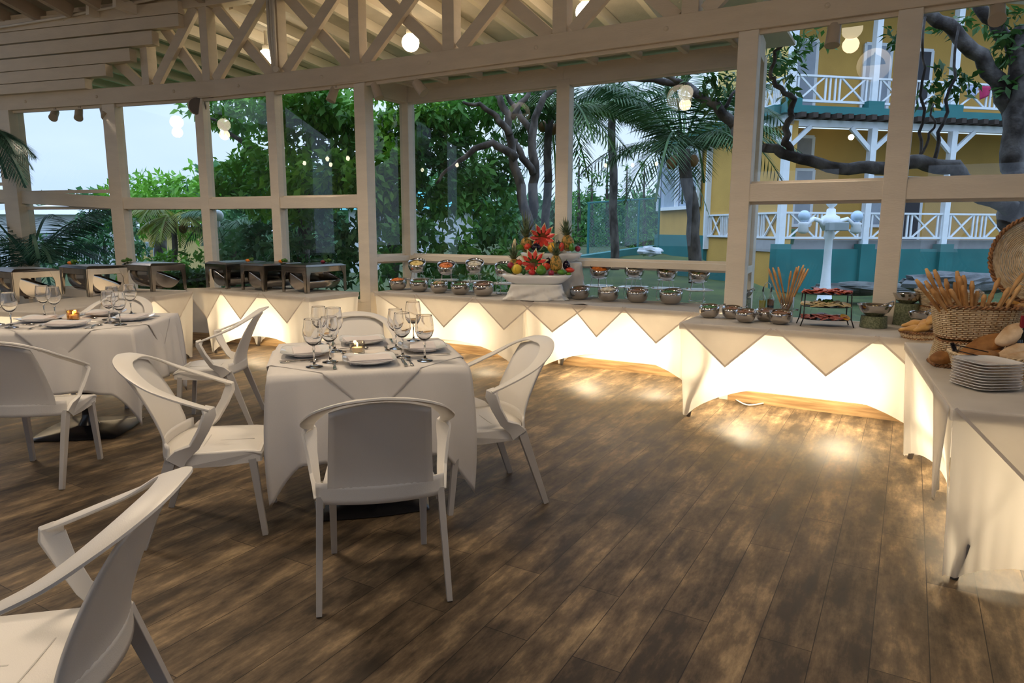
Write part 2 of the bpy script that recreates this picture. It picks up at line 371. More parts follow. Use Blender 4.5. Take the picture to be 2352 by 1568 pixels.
for k in range(1, 5): vp.append(P(-1.76 + 1.25 * k, 6.05))
el = (T0 - T1).normalized(); vp = [vp[0] + el * 1.3] + vp
for p in vp:
    MB().box((p.x, p.y, (ZC + 4.12) / 2), (.145, .13, 4.12 - ZC), WALLROT).build('upright', paint_truss, truss, bevel=.005)
for a, b in zip(vp, vp[1:]):
    e = (b - a); e.z = 0; e.normalize(); nn = Vector((e.y, -e.x, 0)); nn = nn if nn.dot(NX) < 0 else -nn
    for s_, (z0, z1) in ((.035, (ZC, 4.11)), (-.03, (4.11, ZC))):
        p = a + e * .13 + nn * s_; q = b - e * .13 + nn * s_
        MB().beam((p.x, p.y, z0), (q.x, q.y, z1), .06, .125, up=(0, 0, 1)).build('brace', paint_truss, truss, bevel=.004)
# stepped cladding boards at the left end
ends = [(212, 3.24, 3.375), (262, 3.375, 3.53), (320, 3.53, 3.69), (374, 3.70, 3.87), (436, 3.88, 4.03), (437, 4.03, 4.18)]
nl = Vector((el.y, -el.x, 0)); nl = nl if nl.dot(NX) < 0 else -nl
for px, z0, z1 in ends:
    a = on_seg(px, 120, T1, T0); a.z = 0; b = T1 + el * 6.3
    a2, b2 = a + nl * .10, b + nl * .10
    MB().beam((a2.x, a2.y, (z0 + z1) / 2), (b2.x, b2.y, (z0 + z1) / 2), .11, z1 - z0 - .008).build('cladding_board', paint_truss, truss, bevel=.004)
# painted pipe running along the truss
pipe_m = mat('painted_pipe', (.74, .68, .58), .4)
pp = [T1 + el * 5.2 + nl * .2, T1 + el * 2.2 + nl * .18, T1 + el * .5 + nl * .18, T2 + nl * .18 + (T1 - T2) * .5]
tag(MB().tube([(pp[0].x, pp[0].y, 4.02), (pp[1].x, pp[1].y, 4.12), (pp[2].x, pp[2].y, 4.22), (pp[3].x, pp[3].y, 4.26)], .018, 8).build('conduit', pipe_m, smooth=True), 'cream painted conduit pipe clipped along the top of the boarded truss end', 'pipe')
v3 = vp[3]; cd = []
for k, dx in enumerate((-.045, .0, .045)):
    p = v3 + nl * .11 - UX * dx; cd.append(p)
cp = thing('pipe_bundle', 'vertical bundle of cream conduit pipes running down one truss upright', 'pipe', (v3.x + nl.x * .11, v3.y + nl.y * .11, 0))
for dx in (-.05, .0, .04):
    MB().tube([(UX.x * dx, UX.y * dx, 4.2), (UX.x * (dx + .0), UX.y * dx, 3.62), (UX.x * (dx * .5 + .02), UX.y * dx * .5, ZC + .02)], .019, 8).build('pipe', pipe_m, cp, smooth=True)
MB().lathe([(.0001, -.03), (.035, -.03), (.035, .03), (.0001, .03)], seg=12).build('junction_box', pipe_m, cp, loc=(.03, 0, ZC + .03), rot=(math.pi / 2, 0, 0))
# ------------------------------------------------------------------ outdoors: ground, building, planting
GZ = -.45
grass = two_tone('grass', (.022, .045, .008), (.055, .085, .015), 1.2, .9, .35, .65, bump=.6, bscale=60)
def lawn_z(x, y):
    k = min(1, max(0, (8.2 - x) / 2.6)); r_ = min(1, max(0, (y - 9) / 13)); return GZ + .05 * math.sin(x * .9) * math.sin(y * .8) + 1.05 * k * k * (3 - 2 * k) * r_ * (1 if x > -3 else max(0, 1 + (x + 3) / 3))
g = MB(); g.grid(lambda a, b: (-70 + 140 * a, 7.2 + 90 * b, lawn_z(-70 + 140 * a, 7.2 + 90 * b)), 140, 90)
gr = g.build('lawn', grass, smooth=True); tag(gr, 'short green lawn outside the dining room windows', 'lawn', kind='stuff')
g2 = MB(); g2.box((0, -8, GZ - .1), (60, 30.4, .1)); struct(g2.build('ground', mat('earth', (.12, .1, .07), .9)))
yellow = mat('yellow_wall', (.56, .33, .075), .8, var=.08, scale=1.2, bump=.5, bscale=25)
teal = mat('teal_paint', (.015, .16, .17), .6, var=.12, scale=1.5, bump=.2)
tealdark = mat('teal_wall', (.012, .15, .155), .7, var=.2, scale=.8, bump=.2)
wtrim = mat('outdoor_white', (.75, .80, .86), .5, var=.04)
darkwood = mat('dark_joist', (.05, .035, .03), .8)
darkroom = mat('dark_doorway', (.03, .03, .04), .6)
curtain = mat('curtained_glass', (.30, .35, .42), .25, var=.25, scale=.8)
conc = mat('pale_concrete', (.34, .34, .35), .9, bump=.4)
def wallbox(A, B, z0, z1, t, back=0.0, name='wall', m=None, parent=None, z1b=None, z0b=None):
    A, B = Vector(A), Vector(B); e = (B - A); e.z = 0; e.normalize(); nn = Vector((-e.y, e.x, 0))
    if nn.y < 0: nn = -nn
    z1b = z1 if z1b is None else z1b; z0b = z0 if z0b is None else z0b; vs = []
    for p, l, h in ((A, z0, z1), (B, z0b, z1b)):
        for o_, z in ((back, l), (back + t, l), (back + t, h), (back, h)): q = p + nn * o_; vs.append((q.x, q.y, z))
    return MB().add(vs, [(0, 3, 2, 1), (4, 5, 6, 7), (0, 1, 5, 4), (1, 2, 6, 5), (2, 3, 7, 6), (3, 0, 4, 7)]).build(name, m, parent)
bd = thing('hotel_building', 'yellow two storey building with white crossed balcony railings and teal base', 'building', (0, 0, 0))
FO = at(1793, 545, y=21.7); FO.z = 0; FD = Vector((5.2, 1, 0)).normalized(); FEND = FO + FD * 12.5
SB = at(1503, 545, y=32.0); SB.z = 0; SD = (SB - FO).normalized()
def fz(px, py): return on_seg(px, py, FO, FEND).z
def fs(px, py=400): return (on_seg(px, py, FO, FEND) - FO).dot(FD)
def sp(px, py): return on_seg(px, py, FO, SB)
UR0, UR1 = fz(1824, 230), fz(1824, 172); LR0, LR1 = fz(1900, 546), fz(1900, 489)
ZF0, ZF1 = fz(1824, 262), fz(1824, 244); ZB0, ZB1 = fz(1824, 289), fz(1824, 273)
wallbox(FO - FD * .1, FEND, GZ - .5, fz(1900, 572), .25, -.15, 'base_wall', tealdark, bd)
wallbox(FO, FEND, fz(1900, 572) - .1, fz(1900, 552), 2.2, .2, 'terrace_floor', conc, bd)
wallbox(FO, FEND, GZ, ZB1 + .1, .2, 2.3, 'lower_wall', yellow, bd)
wallbox(FO - FD * .3, FEND, ZB1 + .2, 10.5, .2, 2.0, 'upper_wall', yellow, bd)
wallbox(FO - FD * .3, FEND + FD, ZF0, ZF1, .2, -.25, 'fascia', teal, bd)
wallbox(FO - FD * .2, FEND + FD, ZF0 + .02, ZF1 - .05, 2.2, -.05, 'balcony_slab', conc, bd)
wallbox(FO - FD * .2, FEND + FD, ZB0, ZB1, .15, 0, 'beam', wtrim, bd)
wallbox(FO - FD * .3, FEND + FD, 9.3, 9.6, 3.2, -.8, 'roof_slab', wtrim, bd)
for k in range(32):
    q = FO + FD * (.25 + .4 * k); MB().box((q.x - .03, q.y - .1, (ZB1 + ZF0) / 2), (.17, .75, ZF0 - ZB1), math.atan2(FD.y, FD.x)).build('joist_end', darkwood, bd)
def railing(A, B, z0, z1, parent):
    A, B = Vector(A), Vector(B); L_ = (B - A).length; e = (B - A) / L_; r = MB()
    def pt(d, z): q = A + e * d; return (q.x, q.y, z)
    r.beam(pt(0, z1), pt(L_, z1), .10, .06); r.beam(pt(0, z0), pt(L_, z0), .08, .07)
    n = max(1, round(L_ / 1.3)); w = L_ / n
    for i in range(n):
        o = i * w
        for d in (.09, .24, w - .24, w - .09): r.beam(pt(o + d, z0), pt(o + d, z1), .055, .05, up=(0, 1, 0))
        if w > .7:
            r.beam(pt(o + .27, z0), pt(o + w - .27, z1), .05, .055, up=(0, 1, 0)); r.beam(pt(o + .27, z1), pt(o + w - .27, z0), .05, .055, up=(0, 1, 0))
    return r.build('railing', wtrim, parent)
upx = [1817, 2006, 2188, 2375]; lpx = [1795, 1988, 2169, 2350]
us = [fs(p, 200) for p in upx]; ls = [fs(p, 500) for p in lpx]
for s0, s1 in zip(us, us[1:]): railing(FO + FD * s0, FO + FD * s1, UR0, UR1, bd)
ul = sp(1650, 250); railing(ul, FO + FD * us[0], UR0, UR1, bd)
for s0, s1 in zip(ls, ls[1:]): railing(FO + FD * s0, FO + FD * (s1 - (.35 if s1 > 7 else 0)), LR0, LR1, bd)
ll = sp(1627, 520); railing(ll, FO, LR0, LR1, bd)
for s_ in us:
    q = FO + FD * s_; MB().box((q.x, q.y, (UR0 - .1 + 9.4) / 2), (.2, .2, 9.5 - UR0), math.atan2(FD.y, FD.x)).build('upper_post', wtrim, bd)
    for d in (-1, 1): MB().beam(q + Vector((0, 0, 8.6)), q + FD * d * .6 + Vector((0, 0, 9.2)), .1, .12).build('brace', wtrim, bd)
    MB().box((q.x, q.y - .1, ZF1 + .1), (.55, .3, .22), math.atan2(FD.y, FD.x)).build('post_foot', teal, bd)
for s_ in ls:
    q = FO + FD * s_; MB().box((q.x, q.y, (GZ + ZB0) / 2 + .4), (.2, .2, ZB0 - GZ - .8), math.atan2(FD.y, FD.x)).build('lower_post', wtrim, bd)
    zb = fz(1988, 348)
    for d in (-1, 1): MB().beam(q + Vector((0, 0, zb)), q + FD * d * .78 + Vector((0, 0, ZB0)), .1, .13).build('brace', wtrim, bd)
    MB().box((q.x, q.y - .1, (GZ + fz(1900, 560)) / 2), (.5, .35, fz(1900, 560) - GZ), math.atan2(FD.y, FD.x)).build('pier', tealdark, bd)
def opening(s0, s1, z0, z1, back, m, bars=1, name='window'):
    A = FO + FD * s0; B = FO + FD * s1; n_ = Vector((-FD.y, FD.x, 0)); A = A + n_ * back; B = B + n_ * back
    fr = MB()
    for k in range(bars + 2):
        q = A + (B - A) * k / (bars + 1); fr.beam((q.x, q.y, z0), (q.x, q.y, z1), .10, .10, up=(0, 1, 0))
    for z in (z0, z1): fr.beam((A.x, A.y, z), (B.x, B.y, z), .12, .10)
    o = fr.build(name, wtrim, bd); pn = MB(); pn.box(((A.x + B.x) / 2, (A.y + B.y) / 2 - .02, (z0 + z1) / 2), ((B - A).length, .04, z1 - z0), math.atan2(FD.y, FD.x))
    pn.build('pane', m, o); return o
z_up = UR0
opening(.6, 2.1, z_up - .1, z_up + 2.3, 1.95, curtain); opening(5.6, 6.5, z_up - .3, z_up + 2.2, 1.95, darkroom, 0, 'door')
opening(3.9, 4.9, z_up - .1, z_up + 2.3, 1.95, curtain, 0)
zl = LR0
opening(.4, 2.5, zl + .4, zl + 2.3, 2.25, curtain, 2); opening(1.4, 2.4, zl + 2.7, zl + 3.4, 2.25, conc, 0, 'louvre')
opening(4.6, 6.0, zl + .4, zl + 2.1, 2.25, curtain, 1); opening(6.1, 6.9, zl - .2, zl + 2.1, 2.25, darkroom, 0, 'door')
# the wing running back to the left
wl, wr = sp(1508, 545), sp(1622, 545)
wallbox(wr, wl, GZ - .4, fz(1900, 545), .3, -.1, 'base_wall', tealdark, bd)
ez = sp(1577, 322).z
wallbox(wr + SD * .2, wl, fz(1900, 545), ez - .3, .3, .1, 'lower_wall', yellow, bd)
wallbox(FO, wl - SD * .3, ez - .12, ez + .14, 1.2, -.5, 'fascia', teal, bd)
wallbox(FO, wl - SD * .2, ez - .42, ez - .12, .3, -.1, 'beam', wtrim, bd)
wallbox(FO + SD * .5, sp(1643, 250), ez + .1, 10.0, .3, .05, 'upper_wall', mat('yellow_wall_pale', (.70, .50, .16), .8, bump=.4, bscale=25), bd)
wallbox(FO, wr, GZ, ez - .3, .3, .05, 'lower_wall', yellow, bd)
q = sp(1627, 450); MB().box((q.x, q.y, (LR0 + ez) / 2 - .3), (.22, .22, ez - LR0 + .4)).build('lower_post', wtrim, bd)
wa, wb = sp(1608, 400), sp(1517, 400); fr = MB()
zz0, zz1 = sp(1560, 478).z, sp(1560, 352).z
for k in range(3):
    q = wa + (wb - wa) * k / 2; fr.beam((q.x - .06, q.y, zz0), (q.x - .06, q.y, zz1), .14, .2, up=(0, 1, 0))
for z in (zz0, zz1): fr.beam((wa.x - .06, wa.y, z), (wb.x - .06, wb.y, z), .2, .14)
wo_ = fr.build('window', wtrim, bd); wallbox(wa, wb, zz0, zz1, .06, .02, 'pane', mat('sky_glass', (.35, .42, .52), .05, spec=1), wo_)
# small things on the terrace
def on_f(px, py, back=0): return on_seg(px, py, FO - Vector((-FD.y, FD.x, 0)) * -back, FEND - Vector((-FD.y, FD.x, 0)) * -back)
fl_n = emit('porch_lamp', (1, .86, .6), 14)
for i, (px, py) in enumerate(((1955, 315), )):
    q = on_f(px, py, 1.0); t = thing('porch_light', 'round lit porch light under the balcony of the yellow building', 'light', (q.x, q.y, q.z))
    MB().ell((0, 0, 0), (.09, .09, .09), 12, 8).build('globe', fl_n, t, smooth=True); MB().beam((0, 0, .05), (0, 0, ZB1 - q.z), .02, .02).build('stem', darkwood, t)
for px, py, c, lb in ((2235, 205, (.45, .5, .7), 'pale blue towel hung over the upper balcony railing'), (2263, 207, (.45, .03, .12), 'red towel hung over the upper balcony railing')):
    q = on_f(px, py, -.08); m_ = mat('towel', c, .9)
    tag(MB().grid(lambda a, b, q=q: (q.x + (a - .5) * (.38 - .1 * b), q.y + .03 * math.sin(a * 9), q.z + .12 - .42 * b * (1 - .3 * a)), 6, 5).build('towel', m_, smooth=True, solid=.02), lb, 'towel')
q = on_f(1812, 535, .3); tag(MB().lathe([(.16, -.35), (.22, .1), (.24, .12), (.0001, .14)], (q.x, q.y, q.z), 12).build('bin', mat('green_plastic', (.01, .2, .06), .5), smooth=True), 'green plastic bin behind the lower balcony railing', 'bin')
# white ornate lamp post in front of the building
lpx0 = at(1897, 690, z=GZ); LPY = 16.5
lb = at(1896, 650, y=LPY); lp = thing('garden_lamp_post', 'ornate white three armed lamp post standing on the lawn before the building', 'lamp post', (lb.x, lb.y, GZ), .1)
zt = at(1896, 552, y=LPY).z - GZ; za = at(1893, 522, y=LPY).z - GZ
MB().lathe([(.30, 0), (.30, .12), (.18, .2), (.15, .45), (.12, .6), (.095, zt * .6), (.085, za - .3), (.13, za - .22), (.11, za - .1), (.09, za)], seg=16).build('column', wtrim, lp, smooth=True)
MB().lathe([(.12, za), (.24, za + .05), (.2, za + .25), (.11, za + .3), (.1, za + .42), (.05, za + .46), (.12, za + .53), (.13, za + .62), (.0001, za + .72)], seg=14).build('finial', wtrim, lp, smooth=True)
for s_ in (-1, 1):
    MB().tube([(s_ * .12, 0, za - .05), (s_ * .25, 0, za + .15), (s_ * .42, 0, za + .2), (s_ * .58, 0, za + .08), (s_ * .64, 0, za - .1)], [.07, .06, .055, .055, .06], 8).build('arm', wtrim, lp, smooth=True)
    a_ = MB().lathe([(.05, za - .15), (.13, za - .1), (.10, za + .05), (.13, za + .1), (.05, za + .13)], (s_ * .66, 0, 0), 12).build('socket', wtrim, lp, smooth=True)
    MB().ell((s_ * .66, 0, za + .26), (.14, .14, .14), 14, 10).build('globe', mat('unlit_globe', (.45, .6, .78), .2), lp, smooth=True)
MB().box((0, -.3, za + .02), (.5, .18, .2)).build('floodlight', mat('grey_lamp', (.25, .3, .32), .4), lp, bevel=.02)
# pool side walls, fence, rocks
def seg_wall(name, pts, h, m, t=.25):
    mb = MB()
    for a, b in zip(pts, pts[1:]): mb.beam(a + Vector((0, 0, h / 2 - .6)), b + Vector((0, 0, h / 2 - .6)), t, h + 1.2)
    return mb.build(name, m)
a_, b_, c_ = at(1325, 592, y=19), at(1500, 560, y=26), at(1680, 556, y=24)
tag(seg_wall('garden_wall', [Vector((a_.x, a_.y, a_.z - .45)), Vector((b_.x, b_.y, b_.z - .55))], .5, teal), 'low teal garden wall sloping up behind the fruit display', 'garden wall')
d_, e_ = at(1535, 600, y=19), at(1680, 612, y=18)
tag(seg_wall('garden_step', [Vector((d_.x, d_.y, d_.z - .35)), Vector((e_.x, e_.y, e_.z - .35))], .35, teal, 1.2), 'teal painted step on the lawn beside the palm trunk', 'step')
rk = mat('white_rock', (.55, .58, .62), .9, var=.3, scale=5, bump=1)
q = at(1490, 577, y=19.5); tag(MB().ell((q.x, q.y, q.z), (.34, .25, .13), 12, 8, lambda v: v * (1 + .25 * math.sin(v.x * 23 + v.y * 31 + v.z * 17))).build('rock', rk), 'pale rock lying on the lawn before the teal wall', 'rock')
q = at(1960, 640, y=17.5); tag(MB().ell((q.x + .3, q.y, q.z - .25), (1.3, .5, .16), 20, 10, lambda v: v * (1 + .18 * math.sin(v.x * 7 + v.z * 13 + v.y * 9))).build('rock', mat('grey_rock', (.09, .10, .10), .9, var=.5, scale=3, bump=1)), 'large flat grey rock in the grass behind the cold cuts stand', 'rock')
q = at(2200, 620, y=15.5); tag(MB().ell((q.x, q.y, q.z - .3), (1.2, .5, .25), 20, 10, lambda v: v * (1 + .18 * math.sin(v.x * 8 + v.z * 12 + v.y * 9))).build('rock', mat('grey_rock', (.11, .12, .13), .9, var=.5, scale=3, bump=1)), 'grey rock mound outside the right hand window behind the bread', 'rock')
# wire fence
fe = thing('wire_fence', 'teal chain link fence beyond the lawn beside the yellow building', 'fence')
fa, fb = at(1350, 590, y=22), at(1512, 545, y=27); fa2, fb2 = at(1350, 466, y=22), at(1512, 455, y=27)
for k in range(4):
    p = fa + (fb - fa) * k / 3; t_ = fa2 + (fb2 - fa2) * k / 3; MB().tube([(p.x, p.y, p.z - .8), (p.x, p.y, t_.z)], .04, 6).build('post', teal, fe)
MB().tube([fa2, fb2], .035, 6).build('top_rail', teal, fe)
mesh = MB(); hh = fa2.z - fa.z
for k in range(-16, 62):
    for s_ in (0, 1):
        u0 = k / 60; u1 = u0 + 16 / 60
        if s_: u0, u1 = u1, u0
        a0, z0 = (u0, 0.); a1, z1 = (u1, 1.)
        pts = []
        for tt in (0, 1):
            uu = a0 + (a1 - a0) * tt
            pts.append((uu, tt))
        (x0, y0), (x1, y1) = pts
        if x0 < 0 and x1 < 0 or x0 > 1 and x1 > 1: continue
        def cl(x, y, xo, yo):
            if x < 0: r_ = (0 - xo) / (x - xo); return 0, yo + (y - yo) * r_
            if x > 1: r_ = (1 - xo) / (x - xo); return 1, yo + (y - yo) * r_
            return x, y
        (X0, Y0), (X1, Y1) = cl(x0, y0, x1, y1), cl(x1, y1, x0, y0)
        A_ = fa + (fb - fa) * X0; A_.z += (fa2.z - fa.z + (fb2.z - fb.z - fa2.z + fa.z) * X0) * Y0
        B_ = fa + (fb - fa) * X1; B_.z += (fa2.z - fa.z + (fb2.z - fb.z - fa2.z + fa.z) * X1) * Y1
        mesh.tube([A_, B_], .004, 3)
mesh.build('wire_mesh', mat('wire', (.1, .22, .22), .5), fe)
# buildings far to the left
pw = mat('far_white_wall', (.62, .66, .72), .8); tr_ = mat('teal_roof', (.03, .38, .42), .5)
def house(label, px0, px1, pyt, Y, depth, wall_m, roof_m, rh=.5, hip=True, name='house'):
    a, b = at(px0, pyt, y=Y), at(px1, pyt, y=Y); h = thing(name, label, 'building', ((a.x + b.x) / 2, Y, GZ)); w = b.x - a.x; zt_ = a.z - GZ
    MB().box((0, depth / 2, zt_ / 2), (w, depth, zt_)).build('walls', wall_m, h)
    o = .4; MB().add([(-w / 2 - o, -o, zt_), (w / 2 + o, -o, zt_), (w / 2 + o, depth + o, zt_), (-w / 2 - o, depth + o, zt_), (-w / 2 + w * .15, depth / 2, zt_ + rh), (w / 2 - w * .15, depth / 2, zt_ + rh)],
        [(0, 1, 5, 4), (1, 2, 5), (2, 3, 4, 5), (3, 0, 4), (3, 2, 1, 0)]).build('roof', roof_m, h)
    for k in range(3):
        q = -w / 2 + w * (.25 + .25 * k); f_ = MB().box((q, -.02, zt_ * .55), (w * .1, .1, zt_ * .3)).build('window', wtrim, h); MB().box((q, -.06, zt_ * .55), (w * .08, .06, zt_ * .26)).build('pane', curtain, f_)
    return h
house('long low white building seen beyond the far left bushes', -40, 250, 492, 30, 6, pw, pw, .5)
house('small yellow house half hidden by bushes beyond the left windows', 320, 385, 520, 27, 4, mat('far_yellow_wall', (.66, .50, .20), .8), pw, .3)
house('white building with a turquoise roof behind the dark green trees', 800, 1070, 482, 30, 5, pw, tr_, .9)

# ------------------------------------------------------------------ planting
nr = np.random.RandomState(3)
def quads(name, V, m, parent=None, k=4):
    n = len(V) // k; me = bpy.data.meshes.new(name)
    me.vertices.add(len(V)); me.vertices.foreach_set('co', np.asarray(V, dtype=np.float32).ravel())
    me.loops.add(n * k); me.loops.foreach_set('vertex_index', np.arange(n * k, dtype=np.int32))
    me.polygons.add(n); me.polygons.foreach_set('loop_start', np.arange(n, dtype=np.int32) * k); me.polygons.foreach_set('loop_total', np.full(n, k, dtype=np.int32))
    me.update(calc_edges=True); me.materials.append(m)
    o = bpy.data.objects.new(name, me); COL.objects.link(o); o.parent = parent; return o
def leaf_verts(C, D, size, aspect=.45):
    """C centres, D directions (unit), returns rhombic leaves"""
    n = len(C); up = nr.normal(size=(n, 3)) * .6 + np.array([0, 0, 1.]); s = np.cross(D, up); s /= np.linalg.norm(s, axis=1)[:, None] + 1e-9
    nrm = np.cross(s, D); sz = size * (.6 + .8 * nr.rand(n))[:, None]
    V = np.stack([C, C + D * sz * .45 + s * sz * aspect * .5 + nrm * sz * .06, C + D * sz - nrm * sz * .10, C + D * sz * .45 - s * sz * aspect * .5 + nrm * sz * .06], 1)
    return V.reshape(-1, 3)
def foliage(clumps, size, density, droop=.35, spray=7, aspect=.45, fill=.72):
    out = []
    for px, py, Y, rp in clumps:
        c = np.array(at(px, py, y=Y)); r = rp * Y / F
        nsp = max(4, int(density * (r / size) ** 2))
        d = nr.normal(size=(nsp, 3)); d /= np.linalg.norm(d, axis=1)[:, None]
        rad = fill + (1.08 - fill) * nr.rand(nsp); lump = 1 + .22 * np.sin(d[:, 0] * 5 + px) * np.sin(d[:, 2] * 6 + py) + .12 * nr.normal(size=nsp)
        S = c + d * (r * rad * lump)[:, None] * np.array([1, .9, .8])
        S = np.repeat(S, spray, 0); dd = np.repeat(d, spray, 0) * .5 + nr.normal(size=(nsp * spray, 3)) * .7; dd[:, 2] -= droop
        dd /= np.linalg.norm(dd, axis=1)[:, None]
        out.append(leaf_verts(S + nr.normal(size=S.shape) * size * .25, dd, size, aspect))
    return np.concatenate(out)
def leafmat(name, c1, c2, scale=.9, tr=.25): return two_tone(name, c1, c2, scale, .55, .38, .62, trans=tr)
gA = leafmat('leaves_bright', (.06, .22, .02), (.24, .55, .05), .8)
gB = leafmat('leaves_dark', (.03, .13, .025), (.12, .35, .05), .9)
gC = leafmat('leaves_blue_green', (.03, .12, .05), (.11, .29, .11), .7)
gY = leafmat('leaves_yellow', (.16, .22, .03), (.40, .42, .08), 1.5)
bark = two_tone('bark', (.04, .034, .03), (.14, .125, .115), 7, .9, .4, .62, bump=.8, bscale=30, stretch=(1, 1, .5))
barkd = two_tone('bark_lichen', (.03, .025, .025), (.16, .15, .15), 5, .9, .42, .66, bump=1.0, bscale=25)
def limb(mb, pts, Y, r0, r1, seg=9):
    path = []; n = len(pts)
    for i, p in enumerate(pts): path.append(at(p[0], p[1], y=p[2] if len(p) > 2 else Y))
    fine = []; 
    for a, b in zip(path, path[1:]):
        for k in range(4): fine.append(a.lerp(b, k / 4))
    fine.append(path[-1]); m_ = len(fine)
    fine = [f_ + Vector((math.sin(i * 1.7) * .02, math.sin(i * 2.3) * .02, math.sin(i * 1.1) * .015)) for i, f_ in enumerate(fine)]
    mb.tube(fine, [r0 + (r1 - r0) * i / (m_ - 1) for i in range(m_)], seg)
def tree(label, clumps, size, dens, m, limbs=(), tm=None, name='tree', cat='tree', group=None, **k):
    t = thing(name, label, cat, (0, 0, 0), 0, group)
    if clumps: quads('foliage', foliage(clumps, size, dens, **k), m, t)
    if limbs:
        tb = MB()
        for pts, Y, r0, r1 in limbs: limb(tb, pts, Y, r0, r1)
        tb.build('trunk', tm or bark, t, smooth=True)
    return t
tree('tall leafy tree with bright green leaves outside the left corner window',
     [(575, 250, 14, 55), (640, 235, 13, 65), (720, 225, 13, 75), (690, 300, 12.5, 60), (790, 300, 13, 60), (760, 235, 12.5, 70), (620, 330, 13.5, 42), (560, 395, 14, 48), (520, 415, 14, 42), (650, 410, 13, 62),
      (740, 395, 12, 58), (800, 420, 12, 60), (610, 455, 13.5, 50), (700, 460, 13, 60), (790, 360, 12.5, 40), (540, 290, 14.5, 26), (455, 250, 14, 24), (490, 265, 14, 22), (505, 240, 14, 28)], .19, 9, gA,
     [([(690, 640), (700, 520), (690, 420), (720, 300), (760, 220)], 13.4, .16, .05), ([(700, 480), (640, 380), (560, 330), (500, 280), (450, 260)], 13.8, .08, .015), ([(700, 470), (780, 370), (830, 280)], 13.2, .08, .02)])
tree('leafy tree behind the corner post between left and centre windows',
     [(870, 250, 12, 60), (920, 300, 12, 50), (880, 350, 12, 60), (850, 420, 11.5, 55), (920, 420, 12, 55), (960, 240, 12, 50), (900, 490, 12, 50), (840, 300, 13, 40), (880, 430, 12.5, 50), (940, 350, 12.5, 45)], .18, 9, gA,
     [([(900, 640), (905, 520), (890, 400), (900, 260)], 12.6, .12, .04)])
tree('spreading tree with a forked grey trunk outside the centre window',
     [(1010, 240, 12, 55), (1080, 235, 12.5, 55), (1150, 225, 12, 50), (1000, 320, 12, 55), (1050, 300, 12.5, 42), (990, 400, 12, 60), (1070, 400, 12.5, 50), (1240, 240, 13, 40), (1120, 450, 13, 55), (1020, 470, 12, 50), (1200, 300, 14, 30), (1110, 370, 13.5, 30), (1040, 440, 13, 60), (960, 300, 12.6, 50), (1100, 290, 13, 40), (1150, 400, 13.5, 45)], .17, 8, gB,
     [([(1222, 640), (1215, 520), (1195, 430), (1172, 330), (1165, 260), (1140, 215)], 11, .095, .05), ([(1222, 500), (1228, 400), (1222, 300), (1240, 240), (1270, 200)], 11.2, .085, .045),
      ([(1186, 365), (1130, 325), (1080, 350), (1035, 385), (1000, 420)], 10.9, .07, .02), ([(1170, 310), (1140, 265), (1100, 240), (1060, 235)], 10.9, .06, .02), ([(1225, 400), (1195, 350), (1180, 320)], 11.1, .06, .05),
      ([(1175, 270), (1205, 225), (1230, 190)], 11, .05, .03), ([(1222, 310), (1190, 255), (1160, 215)], 11.3, .06, .03)])
tree('dense dark shrubs growing below the centre window', [(900, 575, 11, 55), (970, 560, 11, 60), (1040, 590, 11, 60), (1110, 560, 11.5, 60), (1190, 590, 11, 50), (1250, 600, 11.5, 50), (930, 520, 12, 45), (870, 640, 10.5, 40), (980, 650, 10.5, 60), (1080, 660, 10.5, 60), (1180, 670, 10.5, 50), (1150, 500, 12.5, 40)],
     .17, 6, gB, name='shrub', cat='shrub')
tree('mixed green shrubs outside the windows behind the right chafing dishes', [(560, 570, 13, 50), (520, 620, 13, 40), (620, 560, 12.5, 60), (690, 590, 12, 60), (760, 560, 12, 60), (810, 600, 12, 55), (600, 640, 12, 50), (730, 650, 11.5, 50), (820, 520, 12, 40)],
     .16, 6, gC, name='shrub', cat='shrub')
tree('round crowned green tree rising beyond the left window rail', [(270, 455, 24, 35), (320, 445, 24, 45), (370, 435, 24, 42), (420, 450, 23, 45), (455, 430, 22, 42), (350, 480, 23, 50), (430, 500, 22, 50), (300, 500, 23, 50), (470, 480, 22, 40)],
       .26, 6, gA, [([(370, 640), (370, 520), (360, 440)], 24.5, .25, .1)])
tree('tangled flowering bush outside the far left lower window', [(200, 520, 16, 40), (240, 500, 16, 42), (280, 530, 16, 40), (240, 560, 15.5, 45), (180, 580, 15, 45), (120, 600, 15, 45), (290, 590, 15.5, 40), (340, 590, 16, 40), (60, 560, 16, 40)],
     .15, 4, gC, [([(245, 640), (240, 560), (220, 500)], 16.2, .06, .02)], name='shrub', cat='shrub')
tree('pale green bush below the yellow palm outside the left window', [(330, 620, 14, 35), (390, 610, 14, 36), (300, 640, 14, 30), (450, 600, 15, 30)], .14, 5, gA, name='shrub', cat='shrub')
# trimmed hedge
ha, hb = at(300, 640, y=12.5), at(480, 640, y=13.2); hg = []
for k in range(9000):
    a = nr.rand(); p = np.array(ha) * (1 - a) + np.array(hb) * a; p = p + np.array([0, nr.rand() * .7, 0]); zt_ = H - (625 - 524) / F * p[1] * 1.0
    p[2] = GZ + nr.rand() ** .5 * (zt_ - GZ); hg.append(p)
hg = np.array(hg); dd = nr.normal(size=hg.shape); dd /= np.linalg.norm(dd, axis=1)[:, None]
tag(quads('hedge', leaf_verts(hg, dd, .11, .6), leafmat('hedge_leaves', (.03, .12, .015), (.12, .30, .03), 2)), 'clipped bright green hedge outside behind the chafing dishes', 'hedge', kind='stuff')
